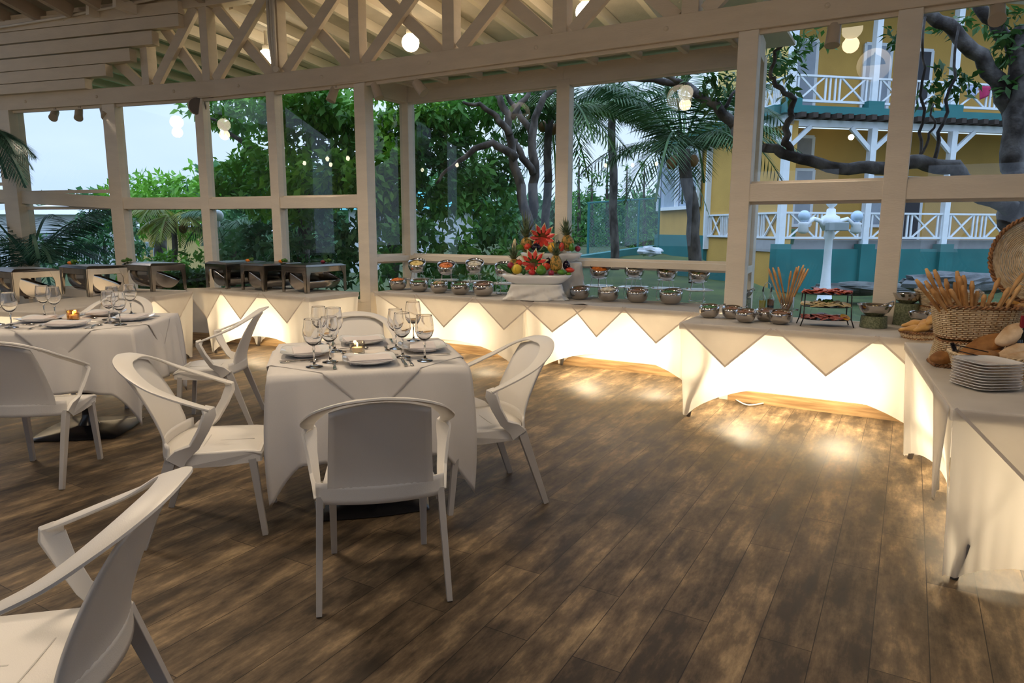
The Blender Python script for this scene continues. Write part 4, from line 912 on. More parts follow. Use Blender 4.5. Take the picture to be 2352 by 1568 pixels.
# ------------------------------------------------------------------ buffet tables
def spandex_mat():
    m = mat('stretch_cover', (.88, .85, .80), .8, var=.02, scale=3, trans=.52); return m
spandex = spandex_mat()
cloth_tri = mat('topper_linen', (.90, .87, .83), .85, var=.03, bump=.1, bscale=400, trans=.72)
hemm = mat('topper_hem', (.74, .68, .62), .85, trans=.25)
greyleg = mat('table_tube', (.18, .17, .17), .4)
HT = .752
lamp_h = mat('lamp_housing', (.7, .7, .7), .4); bulb_m = emit('bulb', (1, .82, .55), 12)
SHORT = dict(C='table right of the fruit', B='table left of the fruit', D='cold cuts table', A2='right chafing dish table', A1='left chafing dish table', E='bread table')
def buffet(name, O, ex, ey, L_, W_, label, arch=.30, endarch=.30, tris=(), lights=(), strength=13, clabel='', legs=True):
    """O near-left corner on plan, ex along the front edge (unit), ey to the rear (unit)"""
    t = thing('buffet_table', label, 'table', (O.x, O.y, 0), math.atan2(ex.y, ex.x), 'folding buffet tables')
    MB().box((L_ / 2, W_ / 2, HT - .025), (L_ - .02, W_ - .02, .035)).build('tabletop', mat('table_board', (.6, .58, .55), .5), t, bevel=.005)
    ins = .06
    for a, sx in ((ins + .02, 1), (L_ - ins - .02, -1)):
        for y_ in (ins, W_ - ins):
            MB().tube([(a + sx * .22, W_ / 2 + (y_ - W_ / 2) * .55, HT - .04), (a + sx * .20, W_ / 2 + (y_ - W_ / 2) * .60, .42), (a + sx * .03, y_, .16), (a, y_, .0)], .016, 8).build('leg', greyleg, t, smooth=True)
        MB().tube([(a + sx * .16, W_ / 2 + (ins - W_ / 2) * .68, .34), (a + sx * .16, W_ / 2 + (W_ - ins - W_ / 2) * .68, .34)], .012, 8).build('crossbar', greyleg, t, smooth=True)
    # stretch cover
    cv = MB(); fi = .035
    cor = [(0, 0), (L_, 0), (L_, W_), (0, W_)]; ft = [(fi + .01, fi), (L_ - fi - .01, fi), (L_ - fi - .01, W_ - fi), (fi + .01, W_ - fi)]
    for k in range(4):
        c0, c1 = Vector((*cor[k], 0)), Vector((*cor[(k + 1) % 4], 0)); f0, f1 = Vector((*ft[k], 0)), Vector((*ft[(k + 1) % 4], 0))
        ln = (c1 - c0).length; inn = Vector((-(c1 - c0).y, (c1 - c0).x, 0)).normalized(); ah = arch if k % 2 == 0 else endarch * min(1, W_)
        fw = .035 / ln
        def pn(a, b):
            s_ = a; tt = 1 - b
            hs = 0 if s_ < fw else (1 if s_ > 1 - fw else (s_ - fw) / (1 - 2 * fw))
            hz = .012 + ah * (1 - abs(2 * hs - 1) ** 2.0) ** .72 if 0 < hs < 1 else .012
            top = c0.lerp(c1, s_); hem = f0.lerp(f1, s_) + inn * (.10 * math.sin(math.pi * hs))
            edge_ = min(s_, 1 - s_) * ln
            wr = .010 * math.sin(s_ * ln * 95) * math.exp(-edge_ * 7) * tt ** 1.5 + .006 * math.sin(s_ * ln * 47 + 1) * tt * math.exp(-edge_ * 3)
            q = top.lerp(hem, tt ** 1.15) + inn * (wr + .012 * math.sin(math.pi * tt) * math.sin(math.pi * s_))
            return (q.x, q.y, HT + (hz - HT) * tt)
        cv.grid(pn, 64, 22)
    cv.grid(lambda a, b: (a * L_, b * W_, HT), 2, 2)
    o = cv.build('table_cover', spandex, None, smooth=True, loc=(O.x, O.y, 0), rot=(0, 0, math.atan2(ex.y, ex.x)))
    tag(o, 'white glowing stretch cover of the ' + SHORT[name], 'table cover', 'stretch covers on the buffet tables')
    # flat cloth folded over the top edge
    tc_ = MB(); e = .008; tc_.add([(-e, -e, HT - .045), (L_ + e, -e, HT - .045), (L_ + e, W_ + e, HT - .045), (-e, W_ + e, HT - .045), (-e, -e, HT + .004), (L_ + e, -e, HT + .004), (L_ + e, W_ + e, HT + .004), (-e, W_ + e, HT + .004)],
        [(4, 5, 6, 7), (0, 1, 5, 4), (1, 2, 6, 5), (2, 3, 7, 6), (3, 0, 4, 7)])
    o = tc_.build('table_runner', cloth_tri, None, loc=(O.x, O.y, 0), rot=(0, 0, math.atan2(ex.y, ex.x)), bevel=.006)
    tag(o, 'flat white linen cloth on top of the ' + SHORT[name], 'tablecloth', 'flat cloths on the buffet tables')
    for k, (c_, hw, dr, sk) in enumerate(tris):
        T_ = MB(); e2 = .012 + .0035 * (k % 2)
        def tri(a, b, c_=c_, hw=hw, dr=dr, sk=sk, e2=e2):
            w = hw * (1 - b); x = c_ + sk * b + (a * 2 - 1) * w
            return (x, -e2 - .004 * b - .006 * math.sin((a * 2 - 1) * w * 14) * b, HT + .006 - b * dr)
        T_.grid(tri, 10, 12)
        T_.add([(c_ - hw, -e2, HT + .006), (c_ + hw, -e2, HT + .006), (c_ + hw * .2, hw * .8 if hw * .8 < W_ else W_ - .02, HT + .006), (c_ - hw * .2, hw * .8 if hw * .8 < W_ else W_ - .02, HT + .006)], [(0, 1, 2, 3)])
        o = T_.build('table_topper', cloth_tri, None, smooth=False, loc=(O.x, O.y, 0), rot=(0, 0, math.atan2(ex.y, ex.x)))
        tag(o, TRI_LAB[label][k], 'tablecloth', 'triangular linen toppers along the buffet')
        hm_ = MB(); wd = .013
        for s_ in (-1, 1):
            a0 = Vector((c_ + s_ * hw, -e2 - .003, HT + .004)); a1 = Vector((c_ + sk, -e2 - .008, HT + .006 - dr)); dn = (a1 - a0).normalized(); sd = Vector((-dn.z, 0, dn.x)) * (-s_) * wd
            if sd.z < 0: sd = -sd
            hm_.add([a0, a1, a1 + Vector((0, 0, wd * 1.6)), a0 + sd], [(0, 1, 2, 3)])
        hm_.build('hem', hemm, o)
    for k, (lx, ly) in enumerate(lights):
        q = O + ex * lx + ey * ly
        lt = thing('uplight', 'small lamp hidden inside the skirt of the %s, %s one' % (SHORT[name], 'right' if k == 0 else 'left'), 'lamp', (q.x, q.y, 0))
        MB().lathe([(.0001, HT - .045), (.035, HT - .05), (.012, HT - .07), (.010, .56), (.028, .545), (.028, .51), (.0001, .51)], seg=14).build('housing', lamp_h, lt, smooth=True)
        MB().ell((0, 0, .485), (.028, .028, .032), 12, 8).build('bulb', bulb_m, lt, smooth=True)
        lamp('under_table_light', 'POINT', (q.x, q.y, .40), strength, (1.0, .80, .52), .055)
    return t
TRI_LAB = {
 'longest run buffet table right of the fruit display': ['linen point hanging nearest the fruit display platters', 'second linen point right of the fruit display, overlapping the first', 'linen point hanging below the last small bowl before the cold cuts table'],
 'buffet table left of the fruit display': ['linen point beside the left post of the bay', 'linen point below the middle small bowls left of the fruit', 'linen point hanging just left of the fruit display'],
 'buffet table carrying the cold cuts stand': ['linen point on the left end of the cold cuts table', 'linen point below the cold cuts stand', 'linen point on the cold cuts table half hidden by the bread table'],
 'buffet table with three chafing dishes by the corner post': ['narrow linen point beside the left end of the right chafing dishes', 'linen point below the first right hand chafing dish', 'linen point below the last right hand chafing dish'],
 'buffet table with three chafing dishes along the far left': ['linen point behind the far left table', 'second linen point below the left chafing dishes', 'linen point at the right end of the left chafing table'],
 'bread table at the right': ['large linen point hanging at the end of the bread table'],
}
# C: right of the fruit, B: left of it, D: cold cuts, A2 / A1: chafing dishes, E: bread
u_c = -3.28
buffet('C', P(u_c, 5.95), UX, NX, 1.80, .74, 'longest run buffet table right of the fruit display', tris=((.31, .38, .29, 0), (.78, .29, .30, 0), (1.36, .34, .31, 0)), lights=((1.25, .38), (.5, .4)), arch=.27, strength=22)
buffet('B', P(-5.24, 5.95), UX, NX, 1.94, .74, 'buffet table left of the fruit display', tris=((.26, .30, .34, .70 - .26), (.97, .38, .34, 0), (1.72, .36, .31, 0)), lights=((1.25, .38), (.55, .38)), arch=.25)
buffet('D', P(-1.50, 5.22), UX, NX, 1.83, .74, 'buffet table carrying the cold cuts stand', tris=((.34, .34, .32, .02), (1.04, .34, .31, .02), (1.68, .34, .30, 0)), lights=((1.15, .38), (.4, .42)), arch=.29, strength=26)
buffet('A2', P(-7.10, 5.08), UX, NX, 1.72, .74, 'buffet table with three chafing dishes by the corner post', tris=((.02, .34, .34, .05), (.66, .33, .31, 0), (1.36, .33, .30, .04)), lights=((1.05, .35), (.4, .35)), arch=.24)
a1n, a1f = Vector((-3.93, 5.85, 0)), Vector((-3.60, 7.78, 0)); e1 = (a1f - a1n).normalized(); e1n = Vector((-e1.y, e1.x, 0))
buffet('A1', a1n - e1 * .1, e1, e1n, 1.98, .74, 'buffet table with three chafing dishes along the far left', tris=((.55, .38, .34, 0), (1.0, .33, .32, 0), (1.62, .36, .30, .05)), lights=((1.2, .35), (.4, .35)), arch=.25)
eB = Vector((-.412, -.911, 0)); eR = Vector((.911, -.412, 0))
# bread table: front short edge faces the camera
Ebl = Vector((1.80, 2.70, 0))
buffet('E', Ebl, eR, -eB, .76, 1.83, 'bread table at the right', tris=((.41, .41, .52, .10),), lights=((.45, .65), (.4, 1.35)), arch=.05, endarch=.16)
fpm = MB(); fpm.grid(lambda a, b: (-.014 - .012 * math.sin(a * 9) * b, .02 + (.44 * a) * (1 - b) + .09 * b, HT + .005 - .44 * b * (1 - .12 * math.sin(a * 3.1))), 12, 12)
tag(fpm.build('table_topper', cloth_tri, None, smooth=True, loc=(Ebl.x, Ebl.y, 0), rot=(0, 0, math.atan2(eR.y, eR.x)), solid=.003), 'linen corner hanging down the long side of the bread table', 'tablecloth', 'triangular linen toppers along the buffet')
tag(MB().tube(interp([(at(1690, 918, z=.012)), at(1720, 930, z=.012), at(1770, 922, z=.012), at(1805, 914, z=.012), at(1860, 905, z=.03)], 6), .006, 6).build('power_cable', mat('white_cable', (.8, .78, .72), .5), smooth=True), 'white power cable trailing on the floor under the cold cuts table', 'cable')

# ------------------------------------------------------------------ lights of the room
globe_m = emit('lit_globe', (1, .86, .62), 9.0)
def globe_lamp(p, label, power=0, r=.11, top=None, ceil=None):
    t = thing('globe_pendant', label, 'ceiling lamp', p, 0, 'round globe lamps')
    MB().ell((0, 0, 0), (r, r, r), 20, 14).build('globe', globe_m, t, smooth=True)
    MB().lathe([(.05, r * .9), (.05, r * .9 + .05), (.02, r * .9 + .06), (.02, ceil - p.z if ceil else .5)], seg=12).build('fitting', paint, t, smooth=False)
    if power: lamp('globe_light', 'POINT', p + Vector((0, 0, -r - .06)), power, (1, .74, .45), .09)
    return t
for (px, py, Y, lab) in ((943, 98, 8.7, 'lit globe lamp glowing between braces above the fruit display'), (1345, 28, 7.6, 'lit globe lamp behind the truss right of the middle'), (612, 132, 9.6, 'lit globe lamp behind the truss upright with the pipe bundle')):
    p = at(px, py, y=Y); globe_lamp(p, lab, 8, .105, ceil=ZR - .12 - .09 * (p.dot(NX) - 6.05))
# globes inside the room whose mirror images show in the window panes
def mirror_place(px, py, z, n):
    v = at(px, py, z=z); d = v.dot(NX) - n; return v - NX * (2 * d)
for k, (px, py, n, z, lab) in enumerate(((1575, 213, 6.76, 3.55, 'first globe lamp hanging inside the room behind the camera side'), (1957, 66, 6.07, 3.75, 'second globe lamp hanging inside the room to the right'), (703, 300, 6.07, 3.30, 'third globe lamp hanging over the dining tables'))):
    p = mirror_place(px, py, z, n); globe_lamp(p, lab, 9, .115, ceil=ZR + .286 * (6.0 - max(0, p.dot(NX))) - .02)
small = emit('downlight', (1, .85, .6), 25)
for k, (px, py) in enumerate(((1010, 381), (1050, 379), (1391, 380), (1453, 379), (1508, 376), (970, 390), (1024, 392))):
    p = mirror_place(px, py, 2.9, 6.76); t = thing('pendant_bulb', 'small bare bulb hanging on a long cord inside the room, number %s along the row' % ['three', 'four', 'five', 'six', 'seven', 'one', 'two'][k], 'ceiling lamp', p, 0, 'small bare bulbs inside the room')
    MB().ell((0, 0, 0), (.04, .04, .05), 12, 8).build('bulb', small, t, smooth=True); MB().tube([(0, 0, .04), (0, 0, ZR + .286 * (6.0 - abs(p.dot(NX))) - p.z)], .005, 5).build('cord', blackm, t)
# dome lamps added out of view as soft fill light for the room
for k, (u_, n_, w_) in enumerate(((-3.4, 2.3, 150), (-.6, 1.9, 90), (-6.4, 2.2, 140), (-2.2, -.6, 65))):
    p = P(u_, n_, 3.55); t = thing('fill_pendant', 'unseen added fill lamp under a white dome shade, %s' % ['over the nearest table', 'over the open floor', 'over the far left table', 'behind the camera'][k], 'ceiling lamp', p, 0, 'added dome fill lamps inside the room')
    MB().lathe([(.13, .0), (.11, .05), (.07, .09), (.025, .12), (.025, .15)], seg=28).build('shade', white_wall, t, smooth=True, solid=.006)
    MB().tube([(0, 0, .15), (0, 0, ZR + .286 * (6.0 - abs(n_)) - p.z)], .006, 5).build('cord', blackm, t)
    lamp('fill_light', 'SPOT', p + Vector((0, 0, .0)), w_, (1, .80, .58), .2, aim=p - Vector((0, 0, 2)), cone=165, blend=.5)
# track spots under the truss
spotm = mat('spot_housing', (.50, .42, .32), .5)
def track_spot(px, py, label, k, aim, power=0):
    if px > 835: p = on_seg(px, py, T2, TR)
    elif px > 494: p = on_seg(px, py, T2, T1)
    else: p = on_seg(px, py, T1, T0)
    p = p + nl * .02 if px < 494 else p - NX * .02
    t = thing('track_spotlight', label, 'spotlight', p, 0, 'cream track spotlights'); d = (Vector(aim) - p).normalized()
    hd = MB(); hd.sweep([-d * .08, -d * .07, d * .04, d * .09, d * .09], lambda i: [([.03, .048, .050, .055, .042][i] * math.cos(2 * math.pi * m / 14), [.03, .05, .055, .06, .045][i] * math.sin(2 * math.pi * m / 14)) for m in range(14)])
    hd.build('head', spotm, t, smooth=False, auto=True)
    MB().tube([-d * .01, Vector((0, 0, ZT - .01 - p.z))], .008, 6).build('bracket', spotm, t); MB().box((0, 0, ZT - .012 - p.z), (.16, .04, .022), WALLROT).build('track_adapter', spotm, t)
    if power: lamp('spot_beam', 'SPOT', p + d * .09, power, (1, .84, .66), .03, aim=aim, cone=62, blend=.8)
track_spot(128, 263, 'leftmost of the three spotlights under the truss at the far left', 0, P(-8.2, 3.4, .8), 70)
track_spot(184, 261, 'middle of the three spotlights under the truss at the far left', 1, P(-8.4, 4.3, .8))
track_spot(243, 259, 'right one of the three spotlights beside the left window post', 2, P(-7.3, 4.6, .8), 60)
track_spot(768, 216, 'spotlight under the truss just left of the bay post', 3, P(-6.2, 5.2, .8), 70)
track_spot(868, 208, 'spotlight under the truss just right of the bay post', 4, P(-4.4, 6.1, .8), 60)
track_spot(966, 200, 'spotlight under the truss at the left corner of the bay', 5, P(-2.8, 6.2, .8), 70)
track_spot(1915, 80, 'spotlight under the truss above the cold cuts table', 6, P(-.7, 5.5, .8), 60)
track_spot(2290, 28, 'spotlight at the top right corner above the bread table', 7, P(.4, 4.2, .8), 35)
p = on_seg(460, 245, T1, T0) + nl * .05; t = thing('round_speaker', 'round grey fronted speaker hanging under the truss at the corner post', 'speaker', p)
d = (EYE - p).normalized(); MB().sweep([-d * .10, d * .02, d * .035], lambda i: [([.09, .112, .10][i] * math.cos(2 * math.pi * m / 20), [.09, .112, .10][i] * math.sin(2 * math.pi * m / 20)) for m in range(20)]).build('housing', spotm, t, auto=True)
MB().sweep([d * .035, d * .040], lambda i: [(.098 * math.cos(2 * math.pi * m / 20), .098 * math.sin(2 * math.pi * m / 20)) for m in range(20)]).build('grille', mat('grille', (.25, .22, .2), .8, bump=1, bscale=400), t)
MB().tube([Vector((0, 0, .05)), Vector((0, 0, ZT - p.z))], .012, 6).build('bracket', spotm, t)
# ------------------------------------------------------------------ chafing dishes
steel = mat('brushed_steel', (.42, .385, .34), .17, 1.0, var=.10, scale=14, stretch=(1, 1, .2))
steel_d = mat('dark_steel', (.16, .15, .15), .25, 1.0, var=.1)
bowl_steel = mat('bowl_steel', (.56, .53, .50), .13, 1.0, var=.03)
parsley = two_tone('parsley', (.02, .08, .01), (.08, .20, .02), 60, .6, bump=.8, bscale=120)
carrot = mat('orange_garnish', (.80, .22, .02), .5, var=.2, scale=30)
ZB = HT + .006
def chafer(label):
    t = thing('chafing_dish', label, 'chafing dish', (0, 0, 0), 0, 'steel chafing dishes'); L_, W_, h = .58, .40, .285
    fr = MB()
    for y_ in (0, W_): fr.box((L_ / 2, y_, h - .03), (L_, .012, .062))
    for x_ in (0, L_): fr.box((x_, W_ / 2, h - .03), (.012, W_, .062))
    fr.build('frame', steel, t, bevel=.003)
    for x_, sx in ((0, 1), (L_, -1)):
        for y_, sy in ((0, 1), (W_, -1)):
            lg = MB(); w0, w1 = .085, .045
            lg.add([(x_ + sx * 0, y_ - sy * .008, h), (x_ + sx * w0, y_ - sy * .008, h), (x_ + sx * w1, y_ - sy * .008, h - .10), (x_ + sx * .035, y_ - sy * .008, 0), (x_, y_ - sy * .008, 0)] + [(x_ + sx * 0, y_ + sy * .002, h), (x_ + sx * w0, y_ + sy * .002, h), (x_ + sx * w1, y_ + sy * .002, h - .10), (x_ + sx * .035, y_ + sy * .002, 0), (x_, y_ + sy * .002, 0)],
                   [(0, 1, 2, 3, 4), (9, 8, 7, 6, 5)] + [(i, 5 + i, 5 + (i + 1) % 5, (i + 1) % 5) for i in range(5)])
            lg.add([(x_ - sx * .008, y_, h), (x_ - sx * .008, y_ + sy * w0, h), (x_ - sx * .008, y_ + sy * w1, h - .10), (x_ - sx * .008, y_ + sy * .03, 0), (x_ - sx * .008, y_, 0)] + [(x_ + sx * .002, y_, h), (x_ + sx * .002, y_ + sy * w0, h), (x_ + sx * .002, y_ + sy * w1, h - .10), (x_ + sx * .002, y_ + sy * .03, 0), (x_ + sx * .002, y_, 0)],
                   [(0, 1, 2, 3, 4), (9, 8, 7, 6, 5)] + [(i, 5 + i, 5 + (i + 1) % 5, (i + 1) % 5) for i in range(5)])
            lg.build('leg', steel, t)
    MB().box((L_ / 2, W_ / 2, h - .03), (L_ - .05, W_ - .05, .05)).build('water_pan', steel_d, t, bevel=.01)
    tp_ = MB(); tp_.add([(-.015, -.015, h + .002), (L_ + .015, -.015, h + .002), (L_ + .015, W_ + .015, h + .002), (-.015, W_ + .015, h + .002), (.03, .03, h + .022), (L_ - .03, .03, h + .022), (L_ - .03, W_ - .03, h + .028), (.03, W_ - .03, h + .028)], [(3, 2, 1, 0), (0, 1, 5, 4), (1, 2, 6, 5), (2, 3, 7, 6), (3, 0, 4, 7), (4, 5, 6, 7)])
    tp_.build('lid_top', steel_d, t, bevel=.004)
    # the rolled lid hanging open below the pan
    r, ty, tz, tilt = .162, W_ / 2 - .01, .188, math.radians(-24); n = 14
    arc = [(math.cos(math.pi + math.pi * k / n + tilt), math.sin(math.pi + math.pi * k / n + tilt)) for k in range(n + 1)]
    ld = MB(); vs = []
    for x_, rr in ((.035, r * .97), (.045, r), (L_ - .045, r), (L_ - .035, r * .97)): vs += [(x_, ty - a * rr, tz + b * rr) for a, b in arc]
    m_ = n + 1; fs = [(j * m_ + i, j * m_ + i + 1, (j + 1) * m_ + i + 1, (j + 1) * m_ + i) for j in range(3) for i in range(n)] + [tuple(range(m_)), tuple(range(3 * m_, 4 * m_))[::-1]]
    ld.add(vs, fs).build('roll_lid', bowl_steel, t, auto=True, solid=.003)
    MB().lathe([(.04, 0), (.05, .02), (.03, .03)], (L_ * .35, W_ / 2, .012), 12).build('burner', steel_d, t)
    return t
cf = None
for near, kind, lab in (((-2.26, 7.50), 0, 'chafing dish nearest the bay post, right end of its row'), ((-2.80, 7.70), 0, 'middle chafing dish of the right hand three'), ((-3.34, 8.00), 0, 'chafing dish beside the corner post, left end of the right hand three'),
                        ((-4.02, 7.62), 1, 'chafing dish nearest the corner post of the left hand three'), ((-4.36, 7.02), 1, 'middle chafing dish behind the far left table'), ((-4.72, 6.46), 1, 'chafing dish at the left picture edge, in front of the wide window post')):
    a57 = math.radians(57); e57 = Vector((math.cos(a57), math.sin(a57), 0))
    if kind == 0: o_, rz = Vector((*near, ZB)), a57
    else: o_, rz = Vector((*near, ZB)) + e57 * .40, math.radians(147)
    if cf is None: cf = chafer(lab); cf.location = o_; cf.rotation_euler = (0, 0, rz)
    else: dup(cf, o_, rz, lab)
for px, py, Y, lab, m2 in ((571, 596, 8.2, 'sprig of parsley with orange slice on the left of the right hand chafing dishes', carrot), (647, 597, 8.0, 'parsley and orange garnish on the middle right hand chafing dish', carrot), (744, 602, 7.95, 'parsley and dark radish garnish on the chafing dish nearest the bay post', mat('beet', (.18, .01, .03), .5)),
                      (163, 602, 7.45, 'parsley and orange garnish on the middle left chafing dish', carrot), (286, 598, 7.95, 'parsley sprig on the chafing dish by the left corner post', parsley)):
    p = at(px, py, y=Y); p.z = ZB + .285 + .030
    g_ = thing('garnish', lab, 'garnish', p)
    for k in range(7):
        MB().ell((.045 + rnd.uniform(-.03, .03), rnd.uniform(-.02, .02), .018 + rnd.uniform(-.005, .016)), (.018, .018, .016), 8, 6, lambda v: v * (1 + .3 * math.sin(v.x * 300) * math.sin(v.z * 260))).build('parsley_sprig', parsley, g_)
    MB().ell((-.01, 0, .012), (.030, .022, .018), 12, 8).build('slice', m2, g_, smooth=True)

# ------------------------------------------------------------------ steel bowls with food
def mat_food(name, c, var=.35, sc=45): return mat(name, c, .5, var=var, scale=sc, bump=.6, bscale=90)
foods = dict(green=mat_food('greens', (.05, .16, .02)), orange=mat_food('carrot_salad', (.75, .20, .03)), white=mat_food('pale_salad', (.65, .58, .42)), brown=mat_food('dressed_salad', (.22, .10, .04)), yellow=mat_food('cheese_cubes', (.75, .55, .18)), red=mat_food('tomato_salad', (.55, .06, .02)), mixed=two_tone('mixed_salad', (.06, .15, .02), (.62, .35, .18), 38, .5, .42, .58, bump=.6))
def make_bowl(label, r=.105, h=.125, tilt=.16):
    t = thing('steel_bowl', label, 'bowl', group='angled steel bowls')
    pr = [(.0001, 0), (.42, .0), (.50, .01), (.70, .10), (.88, .28), (.98, .52), (1.0, .74), (.985, 1.0), (.955, 1.0), (.965, .74), (.94, .54), (.84, .32), (.66, .15), (.45, .06), (.0001, .05)]
    def fn(x, y, z, a, i):
        k = z / h; return x, y, z + k ** 2 * tilt * (x * .35 + y * .8)
    MB().lathe([(a * r, b * h) for a, b in pr], seg=32, fn=fn).build('bowl_shell', bowl_steel, t, smooth=True)
    return t
def food_in(p, rx, label, m_, tilt=.0, h=.03, bits=0, bm=None, name='salad'):
    mb = MB(); mb.ell((0, 0, 0), (rx, rx, h), 16, 8, lambda v: v * (1 + .12 * math.sin(v.x * 120 + p.x * 9) * math.sin(v.y * 110)))
    for k in range(14 + bits):
        a = rnd.uniform(0, 6.28); q = rnd.uniform(0, rx * .8); mb.ell((q * math.cos(a), q * math.sin(a), h * (1 - (q / rx) ** 2) * .9), (rnd.uniform(.006, .013),) * 3, 6, 5)
    o = mb.build(name, m_, None, smooth=False, loc=p, rot=(math.radians(tilt), 0, 0)); return tag(o, label, 'food', kind='stuff')
def utensil(p, label, d, L_=.13, name='serving_tongs'):
    d = Vector(d).normalized(); mb = MB(); s_ = d.cross(Vector((0, 0, 1))).normalized()
    for sg in (-1, 1): mb.sweep([p, p + d * L_ * .5 + s_ * sg * .008, p + d * L_ + s_ * sg * .001], lambda i: [(-.008, -.001), (.008, -.001), (.008, .001), (-.008, .001)])
    mb.lathe([(.0001, 0), (.010, 0), (.010, .012), (.0001, .012)], p + d * L_ - Vector((0, 0, .006)), 8)
    return tag(mb.build(name, bowl_steel, None), label, 'tongs', 'serving tongs in the bowls')
bw = None
def bowl(p, label, sc=1.0, rz=0.0):
    global bw
    if bw is None: bw = make_bowl(label); bw.location = p; bw.rotation_euler = (0, 0, rz); bw.scale = (sc,) * 3; return bw
    return dup(bw, p, rz, label, scale=sc)
row = [(914, 666, 1.0, 'orange', 'leftmost small bowl beside the bay post'), (963, 670, 1.03, 'green', 'second small bowl from the bay post'), (1009, 673, .96, 'mixed', 'third small bowl from the bay post'), (1057, 677, 1.0, 'green', 'fourth small bowl from the bay post'), (1110, 680, 1.1, 'brown', 'last small bowl left of the fruit platters'),
       (1331, 688, .98, 'brown', 'small tilted bowl just right of the fruit platters'), (1397, 692, 1.0, 'white', 'second small bowl right of the fruit platters'), (1463, 695, 1.04, 'brown', 'third small bowl right of the fruit platters'), (1540, 699, 1.06, 'green', 'fourth small bowl right of the fruit platters'),
       (1628, 730, .78, 'green', 'small bowl at the left corner of the cold cuts table'), (1680, 732, .74, 'brown', 'second small bowl on the cold cuts table'), (1711, 741, .74, 'brown', 'front middle small bowl on the cold cuts table'), (1757, 738, .72, 'brown', 'small bowl tucked behind the front ones near the breadsticks'), (1791, 745, .78, 'brown', 'small bowl in front of the breadstick vase')]
for k, (px, py, sc, fd, lab) in enumerate(row):
    p = at(px, py, z=ZB); p.z = ZB; fw = Vector((p.x, p.y, 0)).normalized() * (.045 * sc); p += fw
    bowl(p, 'steel bowl, ' + lab, sc, .3 * math.sin(k * 2.1) - .15)
    food_in(p + Vector((0, 0, .100 * sc)), .088 * sc, 'food heaped in the ' + lab, foods[fd], h=.022 * sc + (.015 if k in (0, 2, 6) else 0))
    if k not in (2, 5): utensil(p + Vector((.0, 0, .115 * sc)), 'steel tongs resting in the ' + lab, (.9, -.1, .14 + .05 * math.sin(k)), .13 * sc + .02)
wire = mat('steel_wire', (.60, .58, .56), .2, 1.0)
def make_stand(label):
    t = thing('wire_stand', label, 'stand', group='wire stands with plates')
    MB().tube([(.085 * math.cos(a * .5236), .085 * math.sin(a * .5236), .004) for a in range(12)], .0035, 6, closed=True).build('base_ring', wire, t, smooth=True)
    MB().tube([(.085 * math.cos(a * .5236), .085 * math.sin(a * .5236), .205) for a in range(12)], .0035, 6, closed=True).build('top_ring', wire, t, smooth=True)
    for k in range(4):
        a = .6 + k * math.pi / 2; MB().tube([(.085 * math.cos(a), .085 * math.sin(a), .004), (.100 * math.cos(a), .100 * math.sin(a), .05), (.070 * math.cos(a), .070 * math.sin(a), .205)], .0032, 6).build('leg', wire, t, smooth=True)
    return t
st = None
stands = [(953, 664, 613, 'yellow', 'raised bowl of yellow cubes before the left corner of the bay'), (1020, 667, 618, 'orange', 'second raised bowl from the bay corner'), (1085, 671, 614, 'white', 'third raised bowl from the bay corner, with pale leaves'), (1152, 676, 622, 'green', 'raised bowl half hidden by the fruit platter'),
          (1370, 683, 626, 'orange', 'first raised bowl right of the fruit, holding carrots'), (1450, 686, 624, 'white', 'second raised bowl right of the fruit, rim highest'), (1524, 690, 629, 'mixed', 'third raised bowl right of the fruit, salad with tongs'), (1597, 694, 634, 'mixed', 'raised bowl of rice and parsley beside the bay post')]
for k, (px, py, pb, fd, lab) in enumerate(stands):
    p = at(px, py, z=ZB); p.z = ZB; p += NX * .05; zb = at(px, pb, y=p.y).z
    if st is None: st = make_stand('wire stand under the ' + lab); st.location = p
    else: dup(st, p, .2 * k, 'wire stand under the ' + lab)
    put('tier_plate', lambda l: tag(MB().lathe([(.06, 0), (.10, .004), (.142, .016), (.145, .02), (.138, .018), (.09, .007), (.0001, .006)], seg=32, fn=lambda x, y, z, a, i: ((x * (abs(math.cos(a)) ** 4 + abs(math.sin(a)) ** 4) ** -.25, y * (abs(math.cos(a)) ** 4 + abs(math.sin(a)) ** 4) ** -.25, z))).build('plate', china, None, smooth=True), l, 'plate', 'square plates on the wire stands'), p + Vector((0, 0, .105)), WALLROT * .3 + .3 * math.sin(k), 'white plate below the ' + lab)
    b_ = bowl(p + Vector((0, 0, zb - p.z - .055)), 'steel bowl, ' + lab, 1.0, .2)
    b_.rotation_euler = (math.radians(16), 0, .1)
    food_in(p + Vector((0, -.025, zb - p.z + .040)), .082, 'food heaped in the ' + lab, foods[fd], tilt=20, h=.02)
    if k in (1, 4, 6, 7): utensil(p + Vector((.0, -.03, zb - p.z + .06)), 'steel tongs resting in the ' + lab, (.9, -.3, .1 + .1 * math.sin(k)), .13)
stone = two_tone('green_grey_stone', (.10, .12, .06), (.22, .24, .14), 90, .6, .4, .6)
